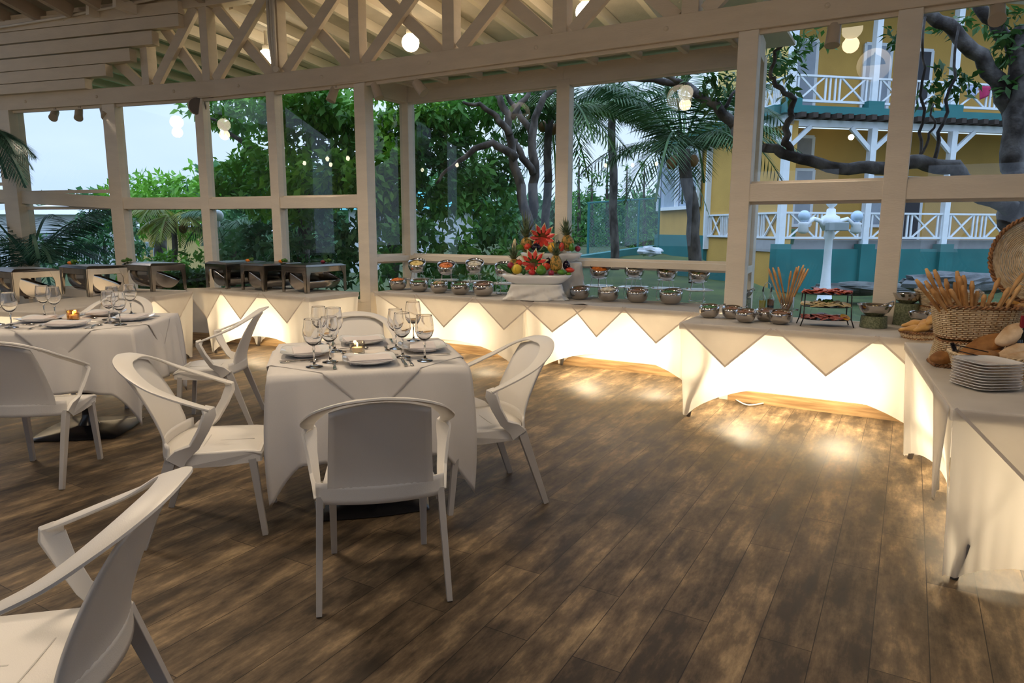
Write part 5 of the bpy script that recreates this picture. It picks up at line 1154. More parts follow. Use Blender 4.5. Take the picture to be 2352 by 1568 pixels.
def pedestal(px, py, r, h, label, blabel, br, bh=.06, food='brown'):
    p = at(px, py, z=ZB); p.z = ZB; p += Vector((p.x, p.y, 0)).normalized() * r
    tag(MB().lathe([(r * 1.06, 0), (r, h), (r * .9, h), (.0001, h)], seg=28).build('stone_pedestal', stone, None, loc=p, auto=True), label, 'pedestal', 'stone pedestals')
    t = thing('serving_dish', blabel, 'bowl', p + Vector((0, 0, h)), 0, 'wide steel dishes on pedestals')
    MB().lathe([(.0001, 0), (br * .45, 0), (br * .8, bh * .4), (br, bh), (br * 1.0, bh * 1.06), (br * .96, bh), (br * .75, bh * .45), (br * .4, bh * .12), (.0001, bh * .1)], seg=30).build('dish', bowl_steel, t, smooth=True)
    MB().tube([(br * .3, 0, bh * .8), (br * .8, 0, bh * 1.15), (br * 1.12, 0, bh * 1.35), (br * 1.15, 0, bh * 1.0)], .006, 6).build('ladle', bowl_steel, t, smooth=True)
    food_in(p + Vector((0, 0, h + bh * .55)), br * .8, 'sauce or relish in the ' + blabel.split(' on ')[0], foods[food], h=bh * .3)
pedestal(1701, 716, .082, .115, 'green grey stone pedestal beside the bay post', 'tilted steel dish on the pedestal beside the bay post', .098, .065)
pedestal(2005, 754, .088, .085, 'low stone pedestal right of the cold cuts stand', 'steel dish with ladle right of the cold cuts stand', .120, .08, 'yellow')
pedestal(2078, 748, .085, .165, 'tall stone pedestal before the right window post', 'steel dish on the tallest pedestal next to the baskets', .105, .075)
pedestal(2108, 762, .055, .075, 'small stone pedestal partly behind the bread baskets', 'small steel dish partly behind the bread baskets', .075, .06)

# oil and vinegar
p = at(1757, 713, z=ZB); p.z = ZB; p += NX * .05; t = thing('cruet_set', 'wire cruet caddy holding oil and vinegar bottles', 'cruet', p, WALLROT * .5)
MB().tube([(-.028, 0, .004), (-.028, 0, .2), (-.02, 0, .235), (0, 0, .25), (.02, 0, .235), (.028, 0, .2), (.028, 0, .004)], .0035, 6).build('caddy_handle', wire, t, smooth=True)
MB().box((0, 0, .004), (.15, .07, .006)).build('caddy_base', wire, t, bevel=.003)
for x_, mcol, lb in ((-.035, (.62, .52, .02), 'oil'), (.035, (.35, .13, .01), 'vinegar')):
    MB().lathe([(.0001, .008), (.030, .008), (.031, .10), (.024, .12), (.010, .14), (.009, .17), (.008, .17)], (x_, 0, 0), 18).build('bottle', glassm, t, smooth=True)
    MB().lathe([(.0001, .010), (.0285, .010), (.0285, .085 if lb == 'oil' else .10), (.0001, .086 if lb == 'oil' else .101)], (x_, 0, 0), 18).build(lb, mat(lb, mcol, .08, var=.05, trans=.5), t, smooth=False)
    MB().tube([(x_, 0, .165), (x_, 0, .185), (x_ + .004, 0, .21)], [.009, .007, .003], 8).build('pourer', blackm, t)
MB().lathe([(.0001, .012), (.0292, .012), (.0292, .045), (.0001, .046)], (.035, 0, 0), 18).build('dark_vinegar', mat('balsamic', (.02, .008, .01), .1), t)
# breadsticks in a vase
crust = two_tone('breadstick_crust', (.42, .20, .06), (.66, .40, .17), 9, .6, .35, .65, bump=.3, bscale=60)
def stick(a, b, r, label, group, bend=0.0):
    a, b = Vector(a), Vector(b); n = 8; s_ = (b - a).cross(Vector((0, 0, 1))).normalized() * bend
    pth = [a.lerp(b, k / n) + s_ * math.sin(math.pi * k / n) for k in range(n + 1)]; rr = [r * (.85 + .1 * math.sin(k * 2 + r * 900)) for k in range(n + 1)]; rr[-1] = r * .7; rr[-2] = r * 1.25; rr[0] = r * .6
    return tag(MB().tube(pth, rr, 8).build('breadstick', crust, None, smooth=True), label, 'breadstick', group)
p = at(1803, 740, z=ZB); p.z = ZB; p += NX * .04
tag(MB().lathe([(.0001, .0), (.048, 0), (.052, .20), (.049, .20), (.045, .008), (.0001, .008)], seg=28).build('glass_vase', glassm, None, loc=p, smooth=True), 'clear straight glass vase holding breadsticks', 'vase')
tops = [(1765, 616, .03), (1775, 614, .05), (1778, 620, -.0), (1787, 613, .04), (1817, 622, -.03), (1830, 613, .02), (1835, 611, .05), (1846, 608, .03), (1849, 616, .0), (1857, 617, -.02)]
for k, (px, py, dy) in enumerate(tops):
    b = at(px, py, y=p.y + dy); sx = 1 if px > 1805 else -1; a = p + Vector((-sx * .020 + rnd.uniform(-.01, .01), dy * .3, .014)); stick(a, b, .0085, 'thin breadstick standing in the glass vase, %s' % ['farthest left', 'second from the left', 'third from the left, leaning forward', 'fourth, the palest on the left', 'fifth, thickest in the middle', 'sixth, behind the right group', 'seventh, in the right group', 'eighth, the tallest on the right', 'ninth, in front on the right', 'farthest right'][k], 'breadsticks in the glass vase', .008 * (-1) ** k)
# cold cuts on a black wire stand
p = at(1890, 751, z=ZB); p.z = ZB; p += NX * .10; rk_ = thing('tiered_stand', 'black three tiered wire stand of cold cuts and cheese', 'stand', p, WALLROT * .45); rzr = WALLROT * .45
tiers = [(.050, .16, .10), (.145, .165, .10), (.240, .165, .095)]
for z, rx, ry in tiers:
    tr_m = MB(); tr_m.lathe([(.0001, -.003), (1, -.002), (1.03, .004), (.98, .003), (.0001, .001)], (0, 0, z), 36, sx=rx, sy=ry); tr_m.build('tray', blackm, rk_, smooth=True)
for sx in (-1, 1):
    for sy in (-1, 1): MB().tube([(sx * .185, sy * .085, 0), (sx * .165, sy * .08, .06), (sx * .160, sy * .06, .245)], .0045, 6).build('leg', blackm, rk_, smooth=True)
    MB().tube([(sx * .165, -.08, .055), (sx * .165, .08, .055)], .004, 6).build('crossbar', blackm, rk_)
salami = two_tone('salami', (.42, .05, .03), (.62, .22, .14), 70, .4, .4, .6); cheese = mat('cheese', (.80, .66, .38), .4, var=.08, scale=10); ham = two_tone('ham', (.40, .10, .09), (.60, .26, .22), 60, .4, .4, .6)
def slices(z, rx, ry, m_, n, r, label, name, th=.004):
    mb = MB()
    for k in range(n):
        ring = 1 if k < n * .62 else .45; a = k * 2 * math.pi / (n * (.62 if ring == 1 else .38)); x, y = (rx - r * .55) * ring * math.cos(a), (ry - r * .5) * ring * math.sin(a)
        M_ = Matrix.Translation((x, y, z + .008 + (1 - ring) * .016 + rnd.random() * .014)) @ Matrix.Rotation(rnd.uniform(-.38, .38), 4, 'X') @ Matrix.Rotation(rnd.uniform(-.4, .4), 4, 'Y')
        mb.M = M_; mb.lathe([(.0001, 0), (r, 0), (r, th), (.0001, th)], seg=14); mb.M = None
    o = mb.build(name, m_, None, smooth=False, loc=p, rot=(0, 0, rzr)); return tag(o, label, 'food', kind='stuff')
slices(tiers[2][0], tiers[2][1], tiers[2][2], salami, 46, .032, 'overlapping salami slices on the top tier of the black stand', 'salami_slices')
slices(tiers[1][0], tiers[1][1], tiers[1][2], cheese, 40, .034, 'overlapping pale cheese slices on the middle tier of the black stand', 'cheese_slices')
slices(tiers[0][0], tiers[0][1], tiers[0][2], ham, 40, .034, 'folded ham slices on the lowest tier of the black stand', 'ham_slices')
pm = MB()
for k in range(26): pm.ell((rnd.uniform(-.05, .05), rnd.uniform(-.03, .03), .035 + rnd.uniform(-.01, .012)), (rnd.uniform(.007, .013),) * 3, 7, 5)
tag(pm.build('parsley_bunch', parsley, None, loc=p + Vector((0, 0, tiers[1][0])), rot=(0, 0, rzr)), 'curly parsley heaped on the cheese slices', 'parsley', kind='stuff')
q = p + Vector((.115, -.075, tiers[0][0] + .022)); tag(MB().lathe([(.0001, 0), (.036, 0), (.036, .005), (.0001, .005)], seg=18).build('orange_slice', mat('orange_flesh', (.85, .45, .03), .4, var=.2, scale=30), None, loc=q, rot=(.5, .2, 0)), 'orange slice at the right end of the ham tier', 'orange slice')

# ------------------------------------------------------------------ the fruit display
white_cloth = mat('white_cloth', (.84, .82, .78), .85, var=.02, trans=.1)
YL, YU = 6.98, 7.26
pl = at(1232, 651, y=YL); pu = at(1266, 601, y=YU); fz0 = pl.z; fz1 = pu.z
def drape(c, rx, ry, h, label, seed, gather=.035, rz=-.08, flare=.03):
    def f(a, b):
        th = 2 * math.pi * a; sq = (abs(math.cos(th)) ** 5 + abs(math.sin(th)) ** 5) ** (-.2)
        if b < .3: k = b / .3; return (rx * sq * math.cos(th) * k, ry * sq * math.sin(th) * k, h)
        q = (b - .3) / .7; w = gather * q * (.5 + .5 * math.sin(th * 19 + seed + 2 * math.sin(q * 5)) * math.sin(th * 6 + seed * 2)) + flare * q ** 3 + .02 * math.sin(q * 9 + th * 5) * q
        return ((rx + w) * sq * math.cos(th), (ry + w) * sq * math.sin(th), h * (1 - q) + .004 + .010 * math.sin(th * 13) * q * (1 - q))
    return tag(MB().grid(f, 110, 24).build('draped_riser', white_cloth, None, smooth=True, loc=c, rot=(0, 0, rz)), label, 'cloth')
drape(Vector((pl.x + .0, YL, ZB)), .26, .13, fz0 - ZB - .004, 'low riser hidden under crumpled white cloth below the front fruit platter', 1.0)
drape(Vector((pu.x + .09, YU + .06, ZB)), .24, .12, fz1 - ZB - .004, 'tall riser under white cloth behind the front fruit platter', 2.3, .03, flare=.03)
for k, (c, hl, lab) in enumerate(((Vector((pl.x, YL, fz0)), .385, 'long white platter in front, heaped with fruit'), (Vector((pu.x, YU, fz1)), .350, 'long white platter above and behind, heaped with fruit'))):
    def boat(a, b, hl=hl):
        th = 2 * math.pi * a; q = b; ex = 2.0 + 2 * (1 - q)
        sq = (abs(math.cos(th)) ** 3.5 + abs(math.sin(th)) ** 3.5) ** (-1 / 3.5); s_ = [.0, .62, .80, .93, 1.0][min(4, int(q * 4))]
        return (hl * s_ * sq * math.cos(th) * .93, .13 * s_ * sq * math.sin(th), [.0, .0, .022, .058, .092][min(4, int(q * 4 + .001))])
    tag(MB().grid(boat, 64, 4).build('fruit_platter', china, None, smooth=True, loc=c, rot=(0, 0, -.06), solid=.006), lab, 'platter')
skin = lambda n_, c, r_=.35, v=.12, **k: mat(n_, c, r_, var=v, scale=18, **k)
Mred, Mtom = skin('red_skin', (.45, .015, .02)), skin('tomato_skin', (.62, .05, .02)); Mplum = skin('eggplant_skin', (.012, .006, .018), .15); Mgreen = skin('green_skin', (.08, .22, .02)); Mdg = skin('cucumber_skin', (.02, .09, .015))
Mmel = two_tone('melon_skin', (.12, .16, .01), (.72, .50, .04), 16, .5, .40, .5, stretch=(1, 1, .25)); Monion = skin('onion_skin', (.28, .02, .05)); Mpine = two_tone('pineapple_skin', (.10, .10, .015), (.50, .27, .05), 45, .6, .42, .55, bump=.8)
Mleaf = two_tone('pineapple_leaf', (.05, .08, .035), (.18, .24, .13), 20, .6); Mflesh = two_tone('watermelon_flesh', (.60, .02, .02), (.85, .10, .06), 22, .35, .3, .7); Mrind = mat('watermelon_rind', (.75, .78, .45), .5); Mwm = two_tone('watermelon_skin', (.01, .05, .01), (.05, .15, .03), 12, .35, .42, .55, stretch=(3, 3, .5)); Mcorn = mat('corn', (.72, .62, .35), .5, var=.1, scale=60)
def fruit(kind, px, py, Y, rpx, m_, label, ar=(1, 1, 1), rot=(0, 0, 0), stem=True):
    c = at(px, py, y=Y); r = rpx * Y / F; t = thing(kind, label, kind.replace('_', ' '), c); t.rotation_euler = rot
    def shp(v):
        k = 1
        if kind in ('tomato', 'bell_pepper', 'melon', 'orange_melon'): th = math.atan2(v.y, v.x); k = 1 + (.07 if kind == 'bell_pepper' else .025) * math.cos(th * (4 if kind == 'bell_pepper' else 8))
        if kind in ('mango', 'avocado', 'chayote'): k = 1 - .22 * (v.z / (r * ar[2]))
        return Vector((v.x * k, v.y * k, v.z))
    MB().ell((0, 0, 0), (r * ar[0], r * ar[1], r * ar[2]), 20, 12, shp).build('skin', m_, t, smooth=True)
    if stem: MB().tube([(0, 0, r * ar[2] * .92), (r * .1, 0, r * ar[2] + r * .3)], [r * .12, r * .07], 6).build('stem', Mdg, t)
    return t
def pineapple(px, py, Y, rpx, hpx, crown, label, lean=0.0):
    c = at(px, py, y=Y); r = rpx * Y / F; h = hpx * Y / F; t = thing('pineapple', label, 'pineapple', c, 0, 'whole pineapples'); t.rotation_euler = (0, lean, 0)
    def sh(v): a = math.atan2(v.y, v.x); w = .06 * abs(math.sin(a * 6 + v.z / h * 9)) * abs(math.sin(a * 6 - v.z / h * 9)); return v * (1 + w)
    MB().ell((0, 0, 0), (r, r, h), 48, 26, sh).build('body', Mpine, t, smooth=True)
    cr_ = MB(); ch = crown * Y / F
    for k in range(34):
        a = k * 2.4; q = k / 34; L_ = ch * (.45 + .6 * q); sp_ = (1 - q) * .85 + .12; d = Vector((math.cos(a) * sp_, math.sin(a) * sp_, 1 - .45 * (1 - q))).normalized(); s_ = Vector((-math.sin(a), math.cos(a), 0)) * r * .20
        b = Vector((math.cos(a), math.sin(a), 0)) * r * .25 * (1 - q) + Vector((0, 0, h * .90 + q * h * .25)); m1 = b + d * L_ * .5; m2 = b + d * L_ + Vector((math.cos(a), math.sin(a), -.15)) * L_ * .16 * (1 - q)
        cr_.add([b - s_, b + s_, m1 + s_ * .8, m1 - s_ * .8, m2], [(0, 1, 2, 3), (3, 2, 4)])
    cr_.build('crown', Mleaf, t); return t
def watermelon(px, py, Y, rpx, label, tilt=1.15, rz=0):
    c = at(px, py, y=Y); r = rpx * Y / F; t = thing('watermelon', label, 'watermelon', c + Vector((.0, r * .7, -r * .25)), 0, 'watermelons carved as flowers'); t.rotation_euler = (tilt, 0, rz)
    bm = MB(); prof = [(max(1e-4, r * 1.0 * math.sin(math.pi * (.0 + .62 * i / 10))), -r * 1.15 * math.cos(math.pi * .62 * i / 10)) for i in range(11)]
    bm.lathe(prof, seg=32).build('rind', Mwm, t, smooth=True); zt_ = prof[-1][1]
    MB().lathe([(.0001, zt_ - r * .35), (r * .5, zt_ - r * .2), (r * .93, zt_)], seg=24).build('flesh', Mflesh, t)
    n = 10
    for nm, m_, sc, lift in (('rind_point', Mrind, 1.0, 0.0), ('petal', Mflesh, .86, .012)):
        for k in range(n):
            a = 2 * math.pi * k / n + .15; w = math.pi / n * 1.0; ca, sa = math.cos(a), math.sin(a)
            def pt(rr, da, z): return (rr * math.cos(a + da), rr * math.sin(a + da), z)
            in_, mid, out = r * .18, r * .90, r * 1.46 * .82 if nm == 'petal' else r * 1.46
            ww = w * (.70 if nm == 'petal' else 1.0); z0 = zt_ - r * .22 + lift; zm = zt_ + r * .05 + lift; z2 = zt_ + r * .28 + lift
            th = -.012
            vs = [pt(in_, 0, z0), pt(mid, -ww, zm), pt(out, 0, z2), pt(mid, ww, zm)]; vb = [(x, y, z + th) for x, y, z in vs]
            MB().add(vs + vb, [(0, 1, 2, 3), (7, 6, 5, 4), (0, 4, 5, 1), (1, 5, 6, 2), (2, 6, 7, 3), (3, 7, 4, 0)]).build(nm, m_, t)
    return t
yl, yu = YL, YU
watermelon(1226, 602, yl - .02, 24, 'carved red watermelon flower on the front platter')
watermelon(1246, 543, yu - .02, 24, 'carved red watermelon flower on the upper platter')
pineapple(1277, 607, yl - .02, 13.5, 21, 34, 'pineapple standing on the right of the front platter')
pineapple(1182, 612, yl + .03, 13, 18, 36, 'pineapple at the left end of the front platter', -.08)
pineapple(1209, 562, yu + .03, 13, 17, 62, 'tall crowned pineapple on the left of the upper platter', -.05)
pineapple(1304, 558, yu, 14, 18, 40, 'pineapple on the right of the upper platter', -.12)
fr_list = [('melon', 1187, 618, yl - .08, 12, Mmel, 'yellow striped melon at the front left of the front platter', (1, 1, .95)), ('mango', 1243, 620, yl - .09, 12, Mgreen, 'large green mango at the middle of the front platter', (1, 1, 1.0)),
 ('zucchini', 1163, 617, yl - .05, 6, Mdg, 'dark green zucchini leaning at the left end of the front platter', (1, 1, 3.0), (0, -.95, 0)), ('red_onion', 1173, 610, yl - .02, 8, Monion, 'red onion behind the zucchini on the front platter'), ('tomato', 1192, 604, yl, 8, Mtom, 'tomato beside the left pineapple on the front platter'),
 ('cucumber', 1203, 624, yl - .10, 5, Mdg, 'short green cucumber between melon and watermelon', (1, 1, 1.5)), ('tomato', 1222, 626, yl - .11, 8, Mred, 'red tomato at the front below the lower carved watermelon', (1, 1, .8)), ('bell_pepper', 1255, 612, yl - .04, 8, Mtom, 'red bell pepper left of the front pineapple', (1, 1, 1.1)),
 ('plum', 1266, 627, yl - .10, 7, Monion, 'dark plum in front of the front pineapple'), ('bell_pepper', 1291, 625, yl - .09, 8, Mgreen, 'green bell pepper at the front right of the front platter', (1.3, 1, .8)), ('eggplant', 1301, 609, yl, 9, Mplum, 'glossy eggplant at the right end of the front platter', (.95, .95, 1.25)),
 ('tomato', 1309, 620, yl - .05, 8, Mtom, 'oblong tomato at the far right of the front platter', (1.3, .8, .75)), ('eggplant', 1259, 600, yl + .04, 8, Mplum, 'eggplant behind the red pepper on the front platter'), ('lime', 1306, 629, yl - .09, 4, Mgreen, 'small lime at the right rim of the front platter', (1.5, 1, 1)),
 ('eggplant', 1182, 564, yu, 8, Mplum, 'eggplant at the left end of the upper platter'), ('corn_cob', 1181, 562, yu - .08, 4, Mcorn, 'pale corn cob standing upright at the left of the upper platter', (1, 1, 3.6), (0, .15, 0), False), ('avocado', 1193, 568, yu - .06, 7, Mgreen, 'green avocado beside the corn cob', (1.4, 1, 1)),
 ('tomato', 1212, 567, yu - .07, 8, Mtom, 'tomato before the tall crowned pineapple'), ('lime', 1218, 573, yu - .10, 4, Mdg, 'small dark lime below the upper carved watermelon'), ('eggplant', 1231, 568, yu - .08, 10, Mplum, 'shiny eggplant in front of the upper carved watermelon', (1.1, 1, .95)),
 ('orange_melon', 1271, 569, yu - .07, 12.5, mat('orange_melon_skin', (.75, .38, .02), .5, var=.3, scale=9), 'orange melon at the middle of the upper platter', (1.05, 1, .95)), ('bell_pepper', 1290, 567, yu - .07, 7, Mtom, 'long red pepper beside the orange melon', (.85, .85, 1.5)), ('bell_pepper', 1314, 568, yu - .09, 7, Mgreen, 'green pepper before the right pineapple of the upper platter', (.95, .95, 1.35)),
 ('red_onion', 1327, 571, yu - .04, 7, Monion, 'red onion at the right end of the upper platter'), ('eggplant', 1283, 562, yu + .03, 8, Mplum, 'eggplant behind the long red pepper')]
for it in fr_list: fruit(*it[:7], *(it[7:] if len(it) > 7 else ()))
# ------------------------------------------------------------------ the bread table
wick = two_tone('wicker', (.50, .36, .20), (.74, .60, .40), 25, .6, .35, .65); wickd = two_tone('dark_wicker', (.16, .07, .025), (.34, .16, .06), 30, .6)
def wicker(label, c, rx, ry, h, top=1.0, bot=.8, rows=14, stakes=40, sq=4.0, rz=0.0, dark_rim=True, rim_at='top', floor=True, tilt=None, group='wicker baskets', liner=False):
    t = thing('wicker_basket', label, 'basket', c, rz, group)
    if tilt: t.rotation_euler = tilt
    def pt(th, z, off=0.0):
        k = bot + (top - bot) * (z / h); s_ = (abs(math.cos(th)) ** sq + abs(math.sin(th)) ** sq) ** (-1 / sq)
        return Vector(((rx * k + off) * s_ * math.cos(th), (ry * k + off) * s_ * math.sin(th), z))
    wv = MB(); n = stakes * 2
    for j in range(rows):
        z = h * (j + .5) / rows; wv.tube([pt(2 * math.pi * i / n, z, .0035 * math.cos(math.pi * (i + j))) for i in range(n)], h / rows * .44, 5, closed=True)
    wv.build('weave', wick, t, smooth=True)
    sk = MB()
    for i in range(0, stakes):
        th = 2 * math.pi * i / stakes; sk.tube([pt(th, 0), pt(th, h)], .0022, 4)
    sk.build('stakes', wickd if dark_rim else wick, t)
    if floor:
        z0 = .006 if rim_at == 'top' else h - .006; b_ = MB(); b_.add([pt(2 * math.pi * i / 32, z0) for i in range(32)] , [tuple(range(32))]); b_.build('basket_base', wick, t)
    def braid(z, m_, r_=.008):
        b_ = MB(); nn = 120
        for ph in (0, math.pi): b_.tube([pt(2 * math.pi * i / nn, z + r_ * .8 * math.sin(i * 1.3 + ph), r_ * .8 * math.cos(i * 1.3 + ph)) for i in range(nn)], r_ * .72, 5, closed=True)
        return b_
    braid(h if rim_at == 'top' else .008, 0).build('rim', wickd if dark_rim else wick, t, smooth=True)
    if rim_at != 'top' or dark_rim: braid(.006 if rim_at == 'top' else h, 0, .005).build('foot_rim', wickd if dark_rim else wick, t, smooth=True)
    return t
crA = two_tone('dark_crust', (.20, .08, .02), (.42, .20, .06), 8, .7, .35, .65, bump=.5, bscale=40); crB = two_tone('floured_crust', (.38, .22, .10), (.70, .55, .38), 7, .8, .35, .6, bump=.5, bscale=40); crC = two_tone('golden_crust', (.50, .24, .05), (.74, .44, .14), 8, .6, .35, .65, bump=.4, bscale=40)
def loaf(c, d, L_, r, label, m_, name='bread_loaf', flat=.8, bumps=.05, pinch=0, group=None):
    d = Vector(d).normalized(); q = d.to_track_quat('X', 'Z').to_matrix()
    def f(v):
        k = 1 + bumps * math.sin(v.x / L_ * 9 + 1) + bumps * .6 * math.sin(v.y * 40 + v.x * 23)
        if pinch: k *= 1 - pinch * math.exp(-(v.x / L_ * 5) ** 2)
        e = 1 - .25 * abs(v.x / (L_ / 2)) ** 3
        return q @ Vector((v.x, v.y * k / max(.5, e) * .97, v.z * k * flat))
    return tag(MB().ell((0, 0, 0), (L_ / 2, r, r), 22, 18, f).build(name, m_, None, smooth=True, loc=c), label, 'bread', group)
ZE = HT + .006
# back pair: upturned basket with a cloth lined one on top
b1 = at(2150, 752, z=ZE); b1.z = ZE; b1 += Vector((.03, .06, 0))
wicker('upturned wicker basket under the cloth lined basket at the back', b1, .125, .125, .15, .82, 1.0, 14, 34, 3, 0, True, 'bottom')
wicker('wicker basket lined with white cloth at the back', b1 + Vector((.07, .0, .158)), .205, .15, .105, 1.0, .80, 10, 44, 3.5, -.3, False)
cb = b1 + Vector((.07, 0, .158))
tag(MB().grid(lambda a, b: (math.cos(a * 6.283) * (.04 + .17 * b) * 1.0, math.sin(a * 6.283) * (.03 + .125 * b), .055 + .065 * b ** 2 + .010 * math.sin(a * 50) * b), 60, 8).build('basket_liner', napm, None, smooth=True, loc=cb, rot=(0, 0, -.3), solid=.004), 'white napkin lining the back basket', 'napkin')
for k, (dx, dy, dr) in enumerate(((-.06, .02, (1, .3, .1)), (.05, -.02, (1, -.4, .1)), (.10, .05, (.2, 1, 0)))): loaf(cb + Vector((dx, dy, .10)), dr, .12, .034, 'round roll inside the cloth lined back basket, ' + ['left', 'middle', 'right'][k], crC, 'bread_roll', group='rolls in the back baskets')
# third basket at the back right
b3 = at(2330, 770, z=ZE); b3.z = ZE; b3 = Vector((3.02, 3.95, ZE))
wicker('upturned wicker basket at the far right under the long loaves', b3, .15, .13, .17, .82, 1.0, 14, 36, 3, .2, True, 'bottom')
wicker('white rimmed wicker basket holding long golden loaves at the right', b3 + Vector((0, 0, .178)), .22, .16, .10, 1.0, .82, 10, 44, 3.5, -.2, False)
for k, (dx, dy, dz, dr, L_) in enumerate(((.0, -.04, .13, (1, .2, .35), .40), (-.02, .06, .12, (1, -.1, .25), .34), (.10, -.08, .06, (1, .3, .1), .30))): loaf(b3 + Vector((dx, dy, .178 + dz)), dr, L_, .05, ['golden loaf lying across the right back basket', 'golden loaf behind the first in the right back basket', 'golden loaf hanging over the front of the right back basket'][k], crC)
tray_c = at(2392, 600, y=3.75)
tr = thing('round_basket_tray', 'round woven tray standing upright at the right picture edge', 'basket', tray_c); tr.rotation_euler = (math.radians(78), 0, math.radians(-25))
tw = MB()
for j in range(26): tw.tube([((.02 + .0085 * j) * math.cos(2 * math.pi * i / 64), (.02 + .0085 * j) * math.sin(2 * math.pi * i / 64), .002 * math.cos(math.pi * (i // 2 + j)) + (.0 if j < 20 else .010 * (j - 20))) for i in range(64)], .0042, 5, closed=True)
tw.build('weave', wick, tr, smooth=True)
bb = MB()
for ph in (0, math.pi): bb.tube([((.245 + .007 * math.cos(i * 1.3 + ph)) * math.cos(2 * math.pi * i / 150), (.245 + .007 * math.cos(i * 1.3 + ph)) * math.sin(2 * math.pi * i / 150), .06 + .007 * math.sin(i * 1.3 + ph)) for i in range(150)], .007, 5, closed=True)
bb.build('rim', wickd, tr, smooth=True)
tag(MB().beam(b3 + Vector((.12, .10, 0)), b3 + Vector((.12, .10, .36)), .05, .05).build('tray_prop', wickd), 'dark support behind the upright round tray', 'support')
# low basket with twisted rolls
b2 = at(2103, 780, z=ZE); b2.z = ZE; b2 += Vector((.06, .06, 0))
wicker('low dark rimmed basket with twisted golden rolls', b2, .115, .10, .045, 1.0, .85, 5, 30, 2.5, .1, True)
for k, (dx, dy, dz, dr, L_) in enumerate(((-.06, -.02, .065, (1, -.4, .1), .17), (-.02, -.06, .08, (1, .3, .25), .15), (.03, .0, .10, (1, .5, .3), .16), (.05, -.04, .13, (.8, .5, .3), .14), (-.02, .05, .09, (1, -.2, .2), .15))):
    c0 = b2 + Vector((dx, dy, dz)); loaf(c0, dr, L_, .032, 'twisted golden roll in the low basket, ' + ['far left', 'front middle', 'middle', 'uppermost', 'at the back'][k], crC, 'bread_roll', flat=.75, bumps=.18, group='twisted rolls in the low basket')
# the front pair: upturned basket carrying the breadstick basket
b4 = at(2178, 846, z=ZE); b4.z = ZE; b4 += Vector((.10, .10, 0))
wicker('upturned square wicker basket carrying the breadstick basket', b4, .115, .115, .135, .80, 1.0, 14, 34, 5, -.35, True, 'bottom')
b5 = b4 + Vector((.085, .02, .145))
zt5 = at(2240, 702, y=b5.y).z - b5.z
wicker('large wicker basket with dark rim full of breadsticks', b5, .195, .13, zt5, 1.0, .84, 17, 46, 3.2, -.25, True)
ends5 = [(2104, 642, -.02), (2125, 645, .02), (2127, 617, .0), (2146, 619, .04), (2172, 640, .05), (2198, 622, .03), (2204, 634, -.01), (2213, 632, .0), (2233, 645, -.02), (2193, 648, .05), (2296, 638, .04), (2318, 660, -.02), (2350, 628, .05), (2345, 655, -.03), (2212, 655, -.05), (2160, 660, -.05), (2140, 664, -.06), (2182, 664, -.06), (2262, 676, -.04), (2280, 672, 0.0), (2245, 668, .03)]
sl5 = ['leaning far left, palest', 'second leaning left', 'tall dark one leaning left', 'tall pale one leaning left', 'pale one behind the left group', 'upright pale one in the middle', 'upright dark one in the middle', 'next upright dark one', 'shorter dark one right of the middle', 'thin upright one at the back', 'short orange one at the back right', 'dark one leaning right', 'longest thin one reaching right', 'dark one low on the right', 'pale stub behind the rim middle', 'pale stub left of the middle', 'low stub at the left rim', 'short stub by the middle', 'stub at the right rim', 'short pale one by the right rim', 'small stub right of the middle']
for k, (px, py, dy) in enumerate(ends5):
    tip = at(px, py, y=b5.y + dy); bx = (px - 2240) / 900 ; base = b5 + Vector((bx * .8 + rnd.uniform(-.01, .01), dy * .8, zt5 * .35)); stick(base, tip, .011, 'breadstick in the large basket, ' + sl5[k], 'breadsticks in the large basket', .004 * (-1) ** k)
# loaves, front basket, tongs, plates
loaf(at(2262, 795, y=3.44), (1, .15, .38), .30, .058, 'long brown loaf leaning below the breadstick basket', crA)
q = at(2178, 846, z=ZE); q.z = ZE + .052; loaf(q + Vector((.035, .06, 0)), (1, .3, .08), .23, .055, 'dark brown loaf lying at the left behind the plates', crA)
b6 = Vector((2.46, 3.36, ZE)); wicker('low wicker basket of rustic bread behind the plate stack', b6, .23, .15, .10, 1.0, .85, 11, 46, 3, -.2, False)
loaf(at(2330, 768, y=3.38), (1, .1, .55), .20, .056, 'floured rustic loaf upper in the front basket', crB, bumps=.08)
loaf(at(2348, 800, y=3.34), (1, .1, .40), .27, .050, 'floured rustic loaf resting low in the front basket', crB, bumps=.06)
loaf(b6 + Vector((-.03, .03, .075)), (1, .1, .05), .28, .055, 'brown loaf lying at the bottom of the front basket', crA)
loaf(b6 + Vector((.06, -.05, .095)), (1, -.2, .1), .26, .055, 'floured loaf under the others in the front basket', crB)
loaf(at(2262, 818, y=3.30), (1, .2, .1), .15, .036, 'small brown roll in the front basket beside the tongs', crA, 'bread_roll')
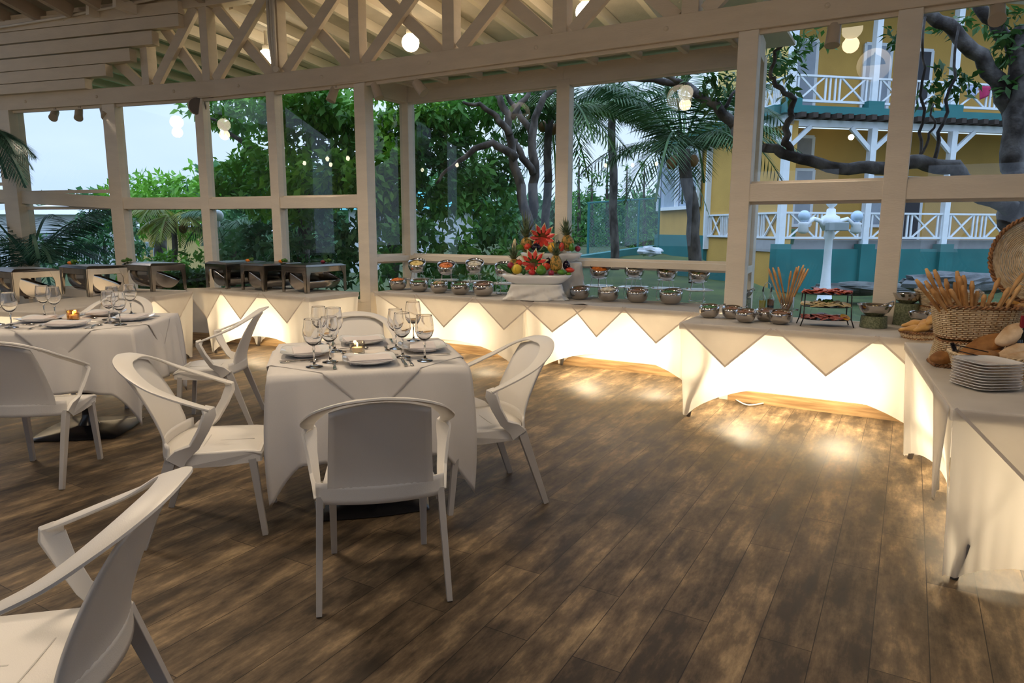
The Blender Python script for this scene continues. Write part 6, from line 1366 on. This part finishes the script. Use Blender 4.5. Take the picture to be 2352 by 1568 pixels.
tag(MB().grid(lambda a, b: (.0 + a * .17, -.165 - .02 * math.sin(a * 8) - .012 * b, .115 - b * .115 + .055 * a - .02 * (1 - a) * (1 - b)), 20, 10).build('basket_napkin', napm, None, smooth=True, loc=b6 + Vector((.06, 0, 0)), rot=(0, 0, -.2), solid=.004), 'white napkin hanging over the front basket at the right edge', 'napkin')
ta, tb_ = at(2190, 797, y=3.20), at(2268, 815, y=3.22)
tgm = MB()
for s_ in (-.012, .012): tgm.beam(ta + Vector((0, s_, s_)), tb_ + Vector((0, s_ * .6, s_ * 1.2)), .022, .005)
tgm.beam(ta + Vector((.0, -.014, -.016)), ta + Vector((0, .014, .016)), .02, .006); tag(tgm.build('bread_tongs', mat('dark_tongs', (.06, .05, .05), .2, 1.0)), 'dark metal bread tongs lying on the front basket rim', 'tongs')
pc = at(2270, 902, z=ZE); pc.z = ZE; pc += Vector((.06, .115, 0))
lab9 = ['lowest', 'second lowest', 'third lowest', 'fourth lowest', 'fifth lowest', 'fifth from the top', 'fourth from the top', 'third from the top', 'second from the top', 'topmost']
pst = None
def stack_plate(l):
    def fn(x, y, z, a, i): k = (abs(math.cos(a)) ** 4.5 + abs(math.sin(a)) ** 4.5) ** (-1 / 4.5); return x * k, y * k, z
    return tag(MB().lathe([(.05, 0), (.075, .001), (.10, .006), (.114, .012), (.115, .014), (.112, .0135), (.09, .006), (.0001, .004)], seg=48, fn=fn).build('plate', china, None, smooth=True), l, 'plate', 'stack of square plates by the bread')
for k in range(10): put('stack', stack_plate, pc + Vector((.002 * math.sin(k * 2), .002 * math.cos(k * 3), .0128 * k)), .10 + .03 * math.sin(k), 'plate in the white stack beside the bread, ' + lab9[k])
bp = at(2352, 735, y=3.35); t = thing('wine_bottle', 'dark wine bottle behind the rustic loaves at the right edge', 'bottle', (bp.x, bp.y, ZE))
MB().lathe([(.0001, 0), (.037, .0), (.038, .18), (.030, .21), (.014, .24), (.013, .29), (.015, .295), (.0001, .297)], seg=20).build('glass', mat('dark_glass', (.01, .012, .01), .05), t, smooth=True)
MB().lathe([(.0155, .24), (.0155, .30), (.0001, .302)], seg=16).build('capsule', mat('foil', (.25, .02, .03), .3, .6), t)
